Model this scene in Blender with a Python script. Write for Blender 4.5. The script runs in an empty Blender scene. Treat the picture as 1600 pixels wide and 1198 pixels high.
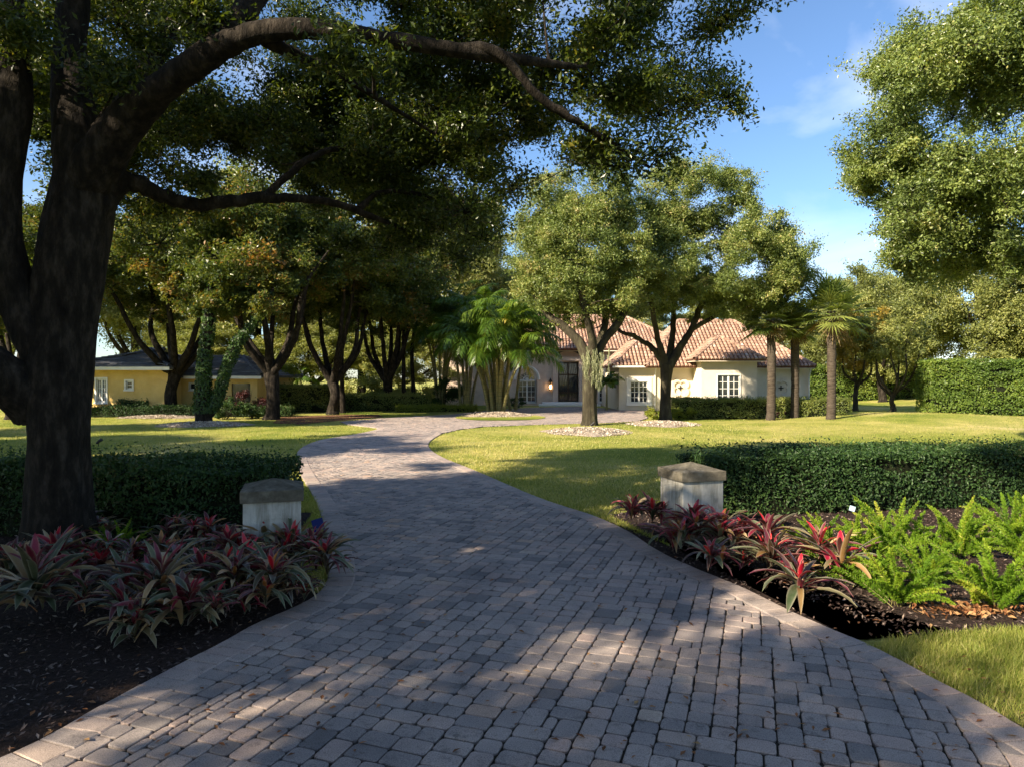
import bpy, math, random
import numpy as np
PI = math.pi
rad = math.radians
F, HC, HOR = 1070.0, 2.25, 590.0           # focal length in photo pixels, eye height, horizon row
col = bpy.context.scene.collection
scn = bpy.context.scene
RS = np.random.RandomState

def G(px, py, z=0.0):                        # a point of the ground seen at a photo pixel
    Y = F * (HC - z) / (py - HOR)
    return np.array([(px - 800) / F * Y, Y, z])
def W(px, py, Y):                            # a point seen at a photo pixel at distance Y
    return np.array([(px - 800) / F * Y, Y, HC + (HOR - py) / F * Y])

# ------------------------------------------------------------------ materials
def newmat(name):
    m = bpy.data.materials.new(name); m.use_nodes = True
    nt = m.node_tree
    return m, nt, nt.nodes, nt.links, nt.nodes['Principled BSDF']
def ramp(N, cols):
    r = N.new('ShaderNodeValToRGB'); e = r.color_ramp.elements
    while len(e) < len(cols): e.new(0.5)
    for k, (p, c) in enumerate(cols):
        e[k].position = p; e[k].color = (*c, 1)
    return r
def noise(N, L, scale, detail=4, rough=0.6, stretch=None, obj=True, dist=0.0):
    n = N.new('ShaderNodeTexNoise'); n.inputs['Scale'].default_value = scale
    n.inputs['Detail'].default_value = detail; n.inputs['Roughness'].default_value = rough
    n.inputs['Distortion'].default_value = dist
    tc = N.new('ShaderNodeTexCoord'); out = tc.outputs['Object']
    if stretch:
        mp = N.new('ShaderNodeMapping'); mp.inputs['Scale'].default_value = stretch
        L.new(out, mp.inputs['Vector']); out = mp.outputs['Vector']
    L.new(out, n.inputs['Vector'])
    return n
def mixc(N, L, a, b, fac, mode='MIX'):
    m = N.new('ShaderNodeMix'); m.data_type = 'RGBA'; m.blend_type = mode
    for k, v in ((6, a), (7, b)):
        if isinstance(v, tuple): m.inputs[k].default_value = (*v, 1)
        else: L.new(v, m.inputs[k])
    if isinstance(fac, float): m.inputs[0].default_value = fac
    else: L.new(fac, m.inputs[0])
    return m.outputs[2]
def attr(N, name):
    a = N.new('ShaderNodeAttribute'); a.attribute_name = name
    return a
def mat_noise(name, cols, scale, rough=0.85, bump=0.3, bscale=None, stretch=None, spec=0.3, bdist=0.02, detail=6):
    m, nt, N, L, B = newmat(name)
    n = noise(N, L, scale, detail, 0.65, stretch)
    r = ramp(N, cols); L.new(n.outputs['Fac'], r.inputs['Fac']); L.new(r.outputs['Color'], B.inputs['Base Color'])
    B.inputs['Roughness'].default_value = rough; B.inputs['Specular IOR Level'].default_value = spec
    if bump:
        b = N.new('ShaderNodeBump'); b.inputs['Strength'].default_value = bump; b.inputs['Distance'].default_value = bdist
        n2 = noise(N, L, bscale or scale * 3, 5, 0.7, stretch); L.new(n2.outputs['Fac'], b.inputs['Height'])
        L.new(b.outputs['Normal'], B.inputs['Normal'])
    return m
def mat_leaf(name, cols, trans=0.3, rough=0.42, spec=0.4, tint=(1.25, 1.2, 0.45), rnd='rnd'):
    m, nt, N, L, B = newmat(name)
    a = attr(N, rnd)
    r = ramp(N, cols); L.new(a.outputs['Fac'], r.inputs['Fac'])
    L.new(r.outputs['Color'], B.inputs['Base Color'])
    B.inputs['Roughness'].default_value = rough; B.inputs['Specular IOR Level'].default_value = spec
    t = N.new('ShaderNodeBsdfTranslucent')
    L.new(mixc(N, L, r.outputs['Color'], tint, 1.0, 'MULTIPLY'), t.inputs['Color'])
    mx = N.new('ShaderNodeMixShader'); mx.inputs[0].default_value = trans
    L.new(B.outputs[0], mx.inputs[1]); L.new(t.outputs[0], mx.inputs[2])
    L.new(mx.outputs[0], N['Material Output'].inputs['Surface'])
    return m

M = {}
# leaves: the four tones are natural leaf-to-leaf variation (young, mature, old, turning)
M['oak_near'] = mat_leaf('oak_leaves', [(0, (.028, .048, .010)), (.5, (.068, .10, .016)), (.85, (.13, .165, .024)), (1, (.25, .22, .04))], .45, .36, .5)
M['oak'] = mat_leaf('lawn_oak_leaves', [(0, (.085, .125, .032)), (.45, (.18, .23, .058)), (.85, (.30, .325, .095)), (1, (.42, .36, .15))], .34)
M['oak_right'] = mat_leaf('pale_oak_leaves', [(0, (.09, .13, .038)), (.5, (.20, .26, .066)), (.9, (.32, .36, .10)), (1, (.42, .40, .14))], .38, .34, .55)
M['magnolia'] = mat_leaf('magnolia_leaves', [(0, (.045, .07, .018)), (.5, (.105, .14, .028)), (.82, (.20, .20, .045)), (.96, (.24, .15, .045)), (1, (.32, .17, .05))], .42, .33)
M['bgleaf'] = mat_leaf('far_leaves', [(0, (.14, .17, .055)), (.5, (.25, .28, .085)), (1, (.40, .38, .15))], .45)
M['darkleaf'] = mat_leaf('dense_leaves', [(0, (.10, .125, .036)), (.5, (.205, .23, .060)), (1, (.34, .34, .10))], .34)
M['yellowleaf'] = mat_leaf('yellow_leaves', [(0, (.20, .17, .03)), (.5, (.36, .26, .04)), (1, (.5, .34, .07))], .4)
M['limeleaf'] = mat_leaf('lime_leaves', [(0, (.14, .19, .02)), (.5, (.24, .28, .03)), (1, (.36, .34, .05))], .4)
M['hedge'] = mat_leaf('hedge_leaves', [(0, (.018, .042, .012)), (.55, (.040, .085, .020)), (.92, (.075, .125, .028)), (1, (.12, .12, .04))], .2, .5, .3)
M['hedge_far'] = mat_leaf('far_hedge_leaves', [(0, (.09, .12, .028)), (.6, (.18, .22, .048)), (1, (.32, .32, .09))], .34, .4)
M['podo'] = mat_leaf('screen_hedge_leaves', [(0, (.06, .11, .016)), (.6, (.14, .21, .03)), (1, (.25, .30, .05))], .34, .5)
M['redbush'] = mat_leaf('burgundy_leaves', [(0, (.03, .012, .014)), (.6, (.07, .02, .02)), (1, (.14, .04, .03))], .3)
M['fern'] = mat_leaf('fern_needles', [(0, (.08, .17, .014)), (.5, (.19, .32, .025)), (.9, (.36, .45, .04)), (1, (.48, .43, .09))], .5, .5, .3)
M['palm'] = mat_leaf('palm_blades', [(0, (.07, .115, .028)), (.5, (.15, .20, .045)), (.9, (.30, .32, .08)), (1, (.42, .36, .12))], .36, .35, .5)
M['palm_dry'] = mat_leaf('dry_palm_blades', [(0, (.12, .08, .04)), (1, (.26, .19, .09))], .3, .6, .2)
M['areca'] = mat_leaf('areca_leaflets', [(0, (.04, .09, .010)), (.5, (.085, .155, .016)), (.86, (.18, .25, .026)), (1, (.40, .32, .07))], .46, .35, .5)
M['vine'] = mat_leaf('vine_leaves', [(0, (.02, .05, .012)), (1, (.07, .13, .025))], .3)
M['moss'] = mat_leaf('hanging_moss', [(0, (.22, .24, .13)), (1, (.42, .43, .26))], .35, .8, .1, (1.1, 1.1, .8))
M['grass'] = mat_leaf('grass_blades', [(0, (.13, .19, .025)), (.33, (.27, .31, .06)), (.62, (.48, .43, .15)), (1, (.70, .58, .33))], .42, .5, .25)
M['litter'] = mat_leaf('litter', [(0, (.12, .05, .02)), (.5, (.28, .12, .05)), (1, (.42, .26, .12))], .2, .7, .2)

M['bark'] = mat_noise('oak_bark', [(.3, (.006, .005, .004)), (.5, (.020, .016, .012)), (.62, (.042, .034, .026)), (.8, (.085, .075, .055))], 9, .95, 1.0, 14, (1, 1, .35), .15, .05)
M['bark_pale'] = mat_noise('pale_bark', [(.3, (.018, .015, .010)), (.55, (.05, .043, .028)), (.75, (.115, .11, .06))], 3, .95, .9, 9, (1, 1, .35), .15, .06)
M['palmbark'] = mat_noise('palm_bark', [(.3, (.035, .028, .022)), (.6, (.085, .068, .052)), (.8, (.16, .135, .11))], 6, .95, .9, 10, (.6, .6, 3), .1, .05)
M['canestem'] = mat_noise('cane_stem', [(.3, (.10, .10, .035)), (.6, (.26, .22, .08)), (.8, (.34, .27, .13))], 3, .6, .4, 6, (.5, .5, 4), .3, .02)
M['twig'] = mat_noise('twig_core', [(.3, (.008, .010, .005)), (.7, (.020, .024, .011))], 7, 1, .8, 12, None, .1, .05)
M['gravel'] = mat_noise('pale_gravel', [(.3, (.16, .12, .085)), (.55, (.38, .31, .24)), (.75, (.58, .52, .43))], 9, .95, 1, 14, None, .2, .05)
M['mulch'] = mat_noise('dark_mulch', [(.3, (.012, .008, .006)), (.6, (.045, .028, .021)), (.8, (.10, .065, .05))], 30, .95, 1, 60, None, .2, .03)
M['redmulch'] = mat_noise('red_mulch', [(.3, (.06, .025, .015)), (.6, (.16, .075, .045)), (.8, (.26, .15, .09))], 5, .95, 1, 12, None, .2, .04)
M['chip'] = mat_leaf('bark_chips', [(0, (.02, .012, .010)), (.6, (.06, .036, .028)), (.9, (.13, .09, .07)), (1, (.26, .20, .16))], 0.0, .7, .35)
M['joint'] = mat_noise('joint_sand', [(.3, (.018, .016, .013)), (.7, (.055, .048, .036))], 40, .95, .6, 90, None, .1, .005)
M['dirt'] = mat_noise('dirt', [(.3, (.035, .027, .02)), (.7, (.12, .09, .06))], 12, .95, .8, 40)
M['stucco'] = mat_noise('cream_stucco', [(.3, (.62, .54, .42)), (.7, (.72, .64, .50))], 1.2, .92, .25, 40, None, .2, .01)
M['stone'] = mat_noise('pinkish_cast_stone', [(.3, (.52, .40, .31)), (.7, (.66, .53, .42))], 2.5, .9, .25, 30, None, .2, .01)
M['trim'] = mat_noise('white_trim', [(.3, (.74, .72, .66)), (.7, (.80, .78, .73))], 2, .6, .05, 20)
def mat_pillar():
    m, nt, N, L, B = newmat('pillar_stucco')
    n = noise(N, L, 3.0, 6, .65); r = ramp(N, [(.25, (.30, .28, .23)), (.5, (.48, .46, .41)), (.75, (.58, .56, .50))]); L.new(n.outputs['Fac'], r.inputs['Fac'])
    n2 = noise(N, L, 5, 5, .7, (2.2, 2.2, .28)); r2 = ramp(N, [(.38, (.50, .49, .44)), (.55, (1, 1, 1))]); L.new(n2.outputs['Fac'], r2.inputs['Fac'])
    c = mixc(N, L, r.outputs['Color'], r2.outputs['Color'], .75, 'MULTIPLY')
    tc = N.new('ShaderNodeTexCoord'); sp = N.new('ShaderNodeSeparateXYZ'); L.new(tc.outputs['Object'], sp.inputs[0])
    n3_ = noise(N, L, 7, 5, .7); ad = N.new('ShaderNodeMath'); ad.operation = 'MULTIPLY_ADD'; ad.inputs[1].default_value = -.35; L.new(n3_.outputs['Fac'], ad.inputs[0]); L.new(sp.outputs['Z'], ad.inputs[2])
    rz = ramp(N, [(0, (1, 1, 1)), (.14, (0, 0, 0))]); L.new(ad.outputs[0], rz.inputs['Fac'])
    c = mixc(N, L, c, (.13, .10, .065), rz.outputs['Color'])
    L.new(c, B.inputs['Base Color']); B.inputs['Roughness'].default_value = .95; B.inputs['Specular IOR Level'].default_value = .15
    b = N.new('ShaderNodeBump'); b.inputs['Strength'].default_value = .6; b.inputs['Distance'].default_value = .008
    n4 = noise(N, L, 55, 5, .7); L.new(n4.outputs['Fac'], b.inputs['Height']); L.new(b.outputs['Normal'], B.inputs['Normal'])
    return m
M['pillar'] = mat_pillar()
M['cap'] = mat_noise('pillar_cap_concrete', [(.3, (.055, .048, .036)), (.55, (.14, .125, .095)), (.75, (.25, .23, .185))], 6, .95, .7, 50, None, .15, .01)
M['yellow'] = mat_noise('yellow_stucco', [(.3, (.60, .40, .13)), (.7, (.72, .52, .20))], 1.3, .95, .6, 9, None, .1, .03)
M['iron'] = mat_noise('black_iron', [(.3, (.012, .011, .010)), (.7, (.03, .027, .024))], 9, .5, .1, 30)
M['plastic'] = mat_noise('blue_plate', [(.3, (.01, .02, .12)), (.7, (.02, .035, .20))], 5, .4, 0)
M['tag'] = mat_noise('white_tag', [(.3, (.45, .62, .75)), (.7, (.55, .70, .80))], 5, .5, 0)
M['door'] = mat_noise('dark_door', [(.3, (.018, .010, .007)), (.7, (.05, .026, .016))], 3, .4, .2, 20, (1, 1, .2))
def mat_simple(name, c, rough, spec=.5, emit=None):
    m, nt, N, L, B = newmat(name)
    B.inputs['Base Color'].default_value = (*c, 1); B.inputs['Roughness'].default_value = rough
    B.inputs['Specular IOR Level'].default_value = spec
    if emit:
        B.inputs['Emission Color'].default_value = (*emit[0], 1); B.inputs['Emission Strength'].default_value = emit[1]
    return m
M['glass'] = mat_simple('window_glass', (.025, .03, .035), .06, .6)
M['bulb'] = mat_simple('lamp_glow', (.9, .7, .4), .4, .5, ((1, .62, .28), 9))
def mat_tile(name, cols):
    m, nt, N, L, B = newmat(name)
    a = attr(N, 'rnd'); r = ramp(N, cols); L.new(a.outputs['Fac'], r.inputs['Fac'])
    n = noise(N, L, 2.2, 6, .7); r2 = ramp(N, [(.35, (.62, .6, .6)), (.65, (1, 1, 1))]); L.new(n.outputs['Fac'], r2.inputs['Fac'])
    L.new(mixc(N, L, r.outputs['Color'], r2.outputs['Color'], 1.0, 'MULTIPLY'), B.inputs['Base Color'])
    B.inputs['Roughness'].default_value = .85; B.inputs['Specular IOR Level'].default_value = .25
    return m
M['tile'] = mat_tile('terracotta', [(0, (.30, .18, .125)), (.5, (.42, .27, .19)), (.85, (.50, .345, .255)), (1, (.54, .42, .33))])
M['tilebase'] = mat_noise('tile_pans', [(.3, (.11, .045, .03)), (.7, (.2, .09, .06))], 4, .9, .2, 20)
M['slate'] = mat_tile('grey_tile', [(0, (.14, .15, .175)), (.6, (.22, .23, .255)), (1, (.32, .32, .33))])
def mat_paver():
    m, nt, N, L, B = newmat('paver_concrete')
    a = attr(N, 'rnd')
    r = ramp(N, [(0, (.20, .178, .165)), (.3, (.31, .265, .238)), (.6, (.40, .33, .285)), (.85, (.45, .34, .285)), (.96, (.48, .39, .31)), (1, (.50, .35, .26))])
    L.new(a.outputs['Fac'], r.inputs['Fac'])
    n1 = noise(N, L, 1.1, 5, .65); r1 = ramp(N, [(.3, (.66, .67, .70)), (.6, (1, 1, 1)), (.8, (1.06, 1.02, .98))]); L.new(n1.outputs['Fac'], r1.inputs['Fac'])
    n2 = noise(N, L, 130, 3, .8); r2 = ramp(N, [(.33, (.45, .44, .44)), (.5, (.98, .98, .98)), (.68, (1.3, 1.28, 1.25))]); L.new(n2.outputs['Fac'], r2.inputs['Fac'])
    n3 = noise(N, L, 9, 5, .75); r3 = ramp(N, [(.30, (.55, .56, .56)), (.45, (1, 1, 1))]); L.new(n3.outputs['Fac'], r3.inputs['Fac'])
    c = mixc(N, L, r.outputs['Color'], r1.outputs['Color'], 1.0, 'MULTIPLY')
    c = mixc(N, L, c, r2.outputs['Color'], 1.0, 'MULTIPLY')
    c = mixc(N, L, c, r3.outputs['Color'], 1.0, 'MULTIPLY')
    L.new(c, B.inputs['Base Color'])
    b = N.new('ShaderNodeBump'); b.inputs['Strength'].default_value = .7; b.inputs['Distance'].default_value = .006
    n4 = noise(N, L, 70, 5, .8); L.new(n4.outputs['Fac'], b.inputs['Height']); L.new(b.outputs['Normal'], B.inputs['Normal'])
    B.inputs['Roughness'].default_value = .86; B.inputs['Specular IOR Level'].default_value = .3
    return m
M['paver'] = mat_paver()
def mat_lawn():
    m, nt, N, L, B = newmat('lawn_turf')
    n1 = noise(N, L, .16, 5, .6, None, True, .6)
    r1 = ramp(N, [(.34, (.16, .22, .03)), (.45, (.32, .34, .065)), (.58, (.52, .46, .15)), (.72, (.66, .54, .28))]); L.new(n1.outputs['Fac'], r1.inputs['Fac'])
    n2 = noise(N, L, 14, 6, .75); r2 = ramp(N, [(.3, (.5, .5, .45)), (.55, (1, 1, 1)), (.75, (1.35, 1.3, 1.2))]); L.new(n2.outputs['Fac'], r2.inputs['Fac'])
    n3 = noise(N, L, 1.3, 5, .7); r3 = ramp(N, [(.35, (.72, .8, .7)), (.65, (1.1, 1.06, 1))]); L.new(n3.outputs['Fac'], r3.inputs['Fac'])
    c = mixc(N, L, r1.outputs['Color'], r2.outputs['Color'], 1.0, 'MULTIPLY')
    c = mixc(N, L, c, r3.outputs['Color'], 1.0, 'MULTIPLY')
    L.new(c, B.inputs['Base Color'])
    b = N.new('ShaderNodeBump'); b.inputs['Strength'].default_value = 1; b.inputs['Distance'].default_value = .072
    n4 = noise(N, L, 22, 5, .8); L.new(n4.outputs['Fac'], b.inputs['Height']); L.new(b.outputs['Normal'], B.inputs['Normal'])
    B.inputs['Roughness'].default_value = .95; B.inputs['Specular IOR Level'].default_value = .15
    return m
M['lawn'] = mat_lawn()
def mat_strap():
    # strap leaves: colour by leaf (rnd: heart red .. bronze .. dark green), pale rim and pale blotches
    m, nt, N, L, B = newmat('strap_leaves')
    a = attr(N, 'rnd')
    r = ramp(N, [(0, (.62, .012, .02)), (.16, (.52, .012, .045)), (.3, (.24, .010, .035)), (.45, (.13, .02, .035)), (.6, (.06, .035, .022)), (.75, (.05, .075, .03)), (.88, (.14, .16, .085)), (.95, (.42, .17, .03)), (1, (.50, .40, .22))])
    L.new(a.outputs['Fac'], r.inputs['Fac'])
    e = attr(N, 'edge')
    er = ramp(N, [(.55, (0, 0, 0)), (.92, (1, 1, 1))]); L.new(e.outputs['Fac'], er.inputs['Fac'])
    n = noise(N, L, 7, 4, .6); nr = ramp(N, [(.5, (0, 0, 0)), (.68, (.6, .6, .6))]); L.new(n.outputs['Fac'], nr.inputs['Fac'])
    base = mixc(N, L, r.outputs['Color'], (.34, .32, .22), nr.outputs['Color'])
    base = mixc(N, L, r.outputs['Color'], base, .25)
    rim = mixc(N, L, base, (.42, .38, .28), .38)
    c = mixc(N, L, base, rim, er.outputs['Color'])
    L.new(c, B.inputs['Base Color']); B.inputs['Roughness'].default_value = .38; B.inputs['Specular IOR Level'].default_value = .5
    t = N.new('ShaderNodeBsdfTranslucent'); L.new(mixc(N, L, c, (1.3, .9, .7), 1.0, 'MULTIPLY'), t.inputs['Color'])
    mx = N.new('ShaderNodeMixShader'); mx.inputs[0].default_value = .25
    L.new(B.outputs[0], mx.inputs[1]); L.new(t.outputs[0], mx.inputs[2]); L.new(mx.outputs[0], N['Material Output'].inputs['Surface'])
    return m
M['strap'] = mat_strap()

# ------------------------------------------------------------------ mesh helpers
def link(o): col.objects.link(o); return o
def mesh_np(name, V, quads=None, polys=None, fattr=None, vattr=None, smooth=False):
    """V (n,3); quads (m,4) array, or polys = (flat indices, sizes)"""
    me = bpy.data.meshes.new(name)
    V = np.asarray(V, np.float32)
    if quads is not None:
        flat = np.asarray(quads, np.int32).ravel(); sizes = np.full(len(quads), np.asarray(quads).shape[1], np.int32)
    else:
        flat, sizes = np.asarray(polys[0], np.int32), np.asarray(polys[1], np.int32)
    me.vertices.add(len(V)); me.vertices.foreach_set('co', V.ravel())
    me.loops.add(len(flat)); me.loops.foreach_set('vertex_index', flat)
    me.polygons.add(len(sizes))
    me.polygons.foreach_set('loop_start', np.concatenate([[0], np.cumsum(sizes)[:-1]]).astype(np.int32))
    me.update(calc_edges=True)
    me.polygons.foreach_set('use_smooth', np.full(len(sizes), smooth, bool))
    for nm, a in (fattr or {}).items():
        at = me.attributes.new(nm, 'FLOAT', 'FACE'); at.data.foreach_set('value', np.asarray(a, np.float32))
    for nm, a in (vattr or {}).items():
        at = me.attributes.new(nm, 'FLOAT', 'POINT'); at.data.foreach_set('value', np.asarray(a, np.float32))
    me.validate()
    return me
def obj(name, me, mat, parent=None, loc=None):
    o = bpy.data.objects.new(name, me); link(o)
    if mat is not None and not me.materials: me.materials.append(mat)
    if parent is not None: o.parent = parent
    if loc is not None: o.location = loc
    return o
def tag(o, label=None, cat=None, group=None, kind=None):
    if label: o['label'] = label
    if cat: o['category'] = cat
    if group: o['group'] = group
    if kind: o['kind'] = kind
    return o
def empty(name, loc, rz=0.0):
    e = bpy.data.objects.new(name, None); link(e); e.location = loc; e.rotation_euler = (0, 0, rz); e.empty_display_size = .2
    return e
def copy_tree(o, parent=None):
    c = o.copy(); link(c)
    if parent is not None: c.parent = parent
    for ch in list(o.children): copy_tree(ch, c)
    return c

class MB:                                     # collects boxes, prisms and tubes into one mesh
    def __init__(s): s.V = []; s.F = []; s.S = []; s.R = []; s.n = 0
    def add(s, V, faces, rnd=0.5):
        V = np.asarray(V, float); s.V.append(V)
        for f in faces:
            s.F.extend([i + s.n for i in f]); s.S.append(len(f)); s.R.append(rnd)
        s.n += len(V)
    def addq(s, V, Q, rnd):
        Q = np.asarray(Q); s.V.append(np.asarray(V, float)); s.F.extend((Q + s.n).ravel().tolist()); s.S.extend([Q.shape[1]] * len(Q))
        s.R.extend(list(rnd) if hasattr(rnd, '__len__') else [rnd] * len(Q)); s.n += len(V)
    def box(s, x0, x1, y0, y1, z0, z1, rnd=.5):
        V = [(x, y, z) for z in (z0, z1) for y in (y0, y1) for x in (x0, x1)]
        s.add(V, [(0, 2, 3, 1), (4, 5, 7, 6), (0, 1, 5, 4), (2, 6, 7, 3), (0, 4, 6, 2), (1, 3, 7, 5)], rnd)
    def obox(s, c, u, v, w, rnd=.5):          # oriented box: centre and three half-axis vectors
        c, u, v, w = map(np.asarray, (c, u, v, w))
        V = [c + i * u + j * v + k * w for k in (-1, 1) for j in (-1, 1) for i in (-1, 1)]
        s.add(V, [(0, 2, 3, 1), (4, 5, 7, 6), (0, 1, 5, 4), (2, 6, 7, 3), (0, 4, 6, 2), (1, 3, 7, 5)], rnd)
    def tube(s, P, R, n=8, rnd=.5, jit=0.0, rng=None):
        V, Q = tube(P, R, n, jit, rng); s.addq(V, Q, rnd)
    def build(s, name, mat, parent=None, smooth=False, origin=None):
        V = np.concatenate(s.V)
        if origin is not None: V = V - np.asarray(origin)
        return obj(name, mesh_np(name, V, polys=(s.F, s.S), fattr={'rnd': s.R}, smooth=smooth), mat, parent)

def tube(P, R, n=8, jit=0.0, rng=None):
    P = np.asarray(P, float); R = np.asarray(R, float); k = len(P)
    T = np.gradient(P, axis=0); T /= np.linalg.norm(T, axis=1)[:, None] + 1e-9
    up = np.array([0.31, .17, .93]) if abs(T[0, 2]) < .9 else np.array([1., .1, 0])
    u = np.cross(T[0], up); u /= np.linalg.norm(u)
    V = np.zeros((k, n, 3)); a = np.arange(n) / n * 2 * PI
    for i in range(k):
        u = u - T[i] * np.dot(u, T[i]); u /= np.linalg.norm(u) + 1e-9
        w = np.cross(T[i], u)
        r = R[i]
        V[i] = P[i] + np.outer(np.cos(a) * r, u) + np.outer(np.sin(a) * r, w)
    if jit:
        r_ = R[:, None, None]; D = V - P[:, None]
        q_ = V.reshape(-1, 3); r0_ = max(.1, R[0])
        V = P[:, None] + D * (1 + .9 * jit * n3(q_ * [1, 1, .5], .8 / r0_) + .5 * jit * n3(q_ * [1, 1, .16], 4.5 / r0_) + .5 * jit * n3(q_ * [1, 1, .10], 10 / r0_)).reshape(k, n)[..., None]
    idx = np.arange(k * n).reshape(k, n)
    A = idx[:-1]; Bq = idx[1:]
    Q = np.stack([A, np.roll(A, -1, 1), np.roll(Bq, -1, 1), Bq], -1).reshape(-1, 4)
    V = V.reshape(-1, 3)
    # close the tip
    V = np.vstack([V, P[-1] + T[-1] * R[-1] * .4, P[0]])
    L = idx[-1]; tip = np.stack([L, np.roll(L, -1), np.full(n, k * n), np.full(n, k * n)], -1)
    return V, np.vstack([Q, np.stack([tip[:, 0], tip[:, 1], tip[:, 2], tip[:, 2]], -1)[:0]]) if False else Q
def smooth_path(P, R, sub=4):
    """Catmull-Rom through P"""
    P = np.asarray(P, float); R = np.asarray(R, float)
    E = np.vstack([2 * P[0] - P[1], P, 2 * P[-1] - P[-2]])
    out, ro = [], []
    for i in range(len(P) - 1):
        p0, p1, p2, p3 = E[i:i + 4]
        for t in np.arange(sub) / sub:
            out.append(.5 * (2 * p1 + (p2 - p0) * t + (2 * p0 - 5 * p1 + 4 * p2 - p3) * t * t + (3 * p1 - p0 - 3 * p2 + p3) * t ** 3))
            ro.append(R[i] + (R[i + 1] - R[i]) * t)
    out.append(P[-1]); ro.append(R[-1])
    return np.array(out), np.array(ro)

_k = RS(5); _K = _k.randn(10, 3); _PH = _k.rand(10) * 6.28
def n3(p, scale):                             # smooth pseudo-noise about 0
    return np.sin((p * scale) @ _K.T + _PH).sum(1) / 3.2
def unit(v): return v / (np.linalg.norm(v, axis=-1, keepdims=True) + 1e-9)
def leaf_quads(rng, C, Nrm, l, w, fold=.18):
    n = len(C)
    Nrm = unit(Nrm); t = unit(np.cross(Nrm, rng.randn(n, 3))); b = np.cross(Nrm, t)
    s = (.65 + .7 * rng.rand(n))[:, None]
    V = np.empty((n, 4, 3))
    V[:, 0] = C - t * l / 2 * s; V[:, 2] = C + t * l / 2 * s
    off = (Nrm * w * fold - t * l * .06) * s
    V[:, 1] = C + b * w / 2 * s + off; V[:, 3] = C - b * w / 2 * s + off
    return V.reshape(-1, 3), np.arange(n * 4).reshape(n, 4)
def ell_points(rng, n, bias):
    d = unit(rng.randn(n, 3)); r = rng.rand(n) ** (1 / 3.)
    r = r * (1 - bias) + bias * (.55 + .45 * rng.rand(n))
    return d * r[:, None]
def crown(rng, ells, nleaf, lump_r, leaf_l, leaf_w, fill=.55, bias=.6, up=.55, clr=.33, ncl=14, flat=.62, gap=-.5, gscale=.55):
    """ells: rows (cx,cy,cz, rx,ry,rz). Returns leaf verts, quads, rnd, lump centres"""
    ells = np.asarray(ells, float); vol = ells[:, 3] * ells[:, 4] * ells[:, 5]
    lumps = []
    for e, v in zip(ells, vol):
        k = max(2 if v < .05 else 4, int(fill * v / lump_r ** 3 * .55))
        p = ell_points(rng, k * 2, bias); p = p * (1 + .16 * n3(p + e[:3], 2.6))[:, None] * e[3:6] + e[:3]
        keep = n3(p, gscale) > gap; p = p[keep][:k]
        lumps.append(p)
    Lp = np.vstack(lumps); nl = len(Lp)
    lr = lump_r * (.65 + .7 * rng.rand(nl))
    off = unit(rng.randn(nl, ncl, 3)) * (.35 + .65 * rng.rand(nl, ncl, 1)); off[..., 2] *= flat
    off *= np.where(rng.rand(nl, ncl, 1) < .13, 1.35 + .5 * rng.rand(nl, ncl, 1), 1.0)
    off[..., 2] += .12
    li = rng.randint(0, nl, nleaf); ci = rng.randint(0, ncl, nleaf)
    cl = Lp[li] + off[li, ci] * lr[li, None]
    O = off[li, ci]; f_ = .30 + .85 * rng.rand(nleaf) ** .6
    C = Lp[li] + O * (lr[li] * f_)[:, None] + rng.randn(nleaf, 3) * (clr * .62 * lr[li, None]) * np.array([1, 1, .7])
    N = rng.randn(nleaf, 3) * .8 + unit(O) * .3; N[:, 2] += up
    V, Q = leaf_quads(rng, C, N, leaf_l, leaf_w)
    # sprig-wise tone plus leaf-wise tone
    tone = np.clip(.42 + .16 * rng.randn(nl)[li] + .20 * rng.randn(nleaf) + .1 * rng.randn(nl, ncl)[li, ci], 0, 1)
    twig = (Lp, off * lr[:, None, None])
    return V, Q, tone, Lp, twig
def wood(mb, rng, limbs, lumps, base_r=.05, twigs=None, sides=6, sub=4, tw_r=.007, jit=.05, nmax=400):
    """limbs: list of (points, radii). Lumps get branches grown from the nearest wood."""
    nodes = []; rads = []
    for P, R in limbs:
        p, r = smooth_path(P, R, sub * (3 if R[0] > .4 else 1))
        if len(p) > 3:                                # crooked growth
            p[1:-1] += rng.randn(len(p) - 2, 3) * r[1:-1, None] * (.12 if r[0] < .25 else 0)
        mb.tube(p, r, (72 if r[0] > .4 else 40) if r[0] > .18 else (12 if r[0] > .1 else sides), .5, jit, rng)
        h = len(p) // 3
        nodes.append(p[h:]); rads.append(r[h:])
    nodes = np.vstack(nodes); rads = np.concatenate(rads)
    todo = list(range(len(lumps))); rng.shuffle(todo); todo = todo[:nmax]
    c0 = nodes.mean(0)
    todo.sort(key=lambda i: np.min(np.linalg.norm(nodes - lumps[i], axis=1)))
    for i in todo:
        d = np.linalg.norm(nodes - lumps[i], axis=1) + np.where(nodes[:, 2] > lumps[i][2] + .2, 1.0, 0)
        j = int(np.argmin(d)); a = nodes[j]; bpt = lumps[i]; L = np.linalg.norm(bpt - a)
        if L < .15: continue
        mid = (a + bpt) / 2 + rng.randn(3) * L * .10 + np.array([0, 0, -.06 * L])
        r0 = min(rads[j] * .7, base_r * (.5 + L * .35)); r1 = max(.25 * r0, tw_r)
        p, r = smooth_path([a, mid, bpt], [r0, (r0 + r1) / 2, r1], 3)
        mb.tube(p, r, 5 if r0 > .02 else 4)
        nodes = np.vstack([nodes, p[2:]]); rads = np.concatenate([rads, r[2:]])
        if twigs is not None:
            for o in twigs[1][i]:
                q = bpt + o * 1.1
                mb.tube([bpt, (bpt + q) / 2 + rng.randn(3) * .04, q], [tw_r * 1.2, tw_r, tw_r * .5], 3)

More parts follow.
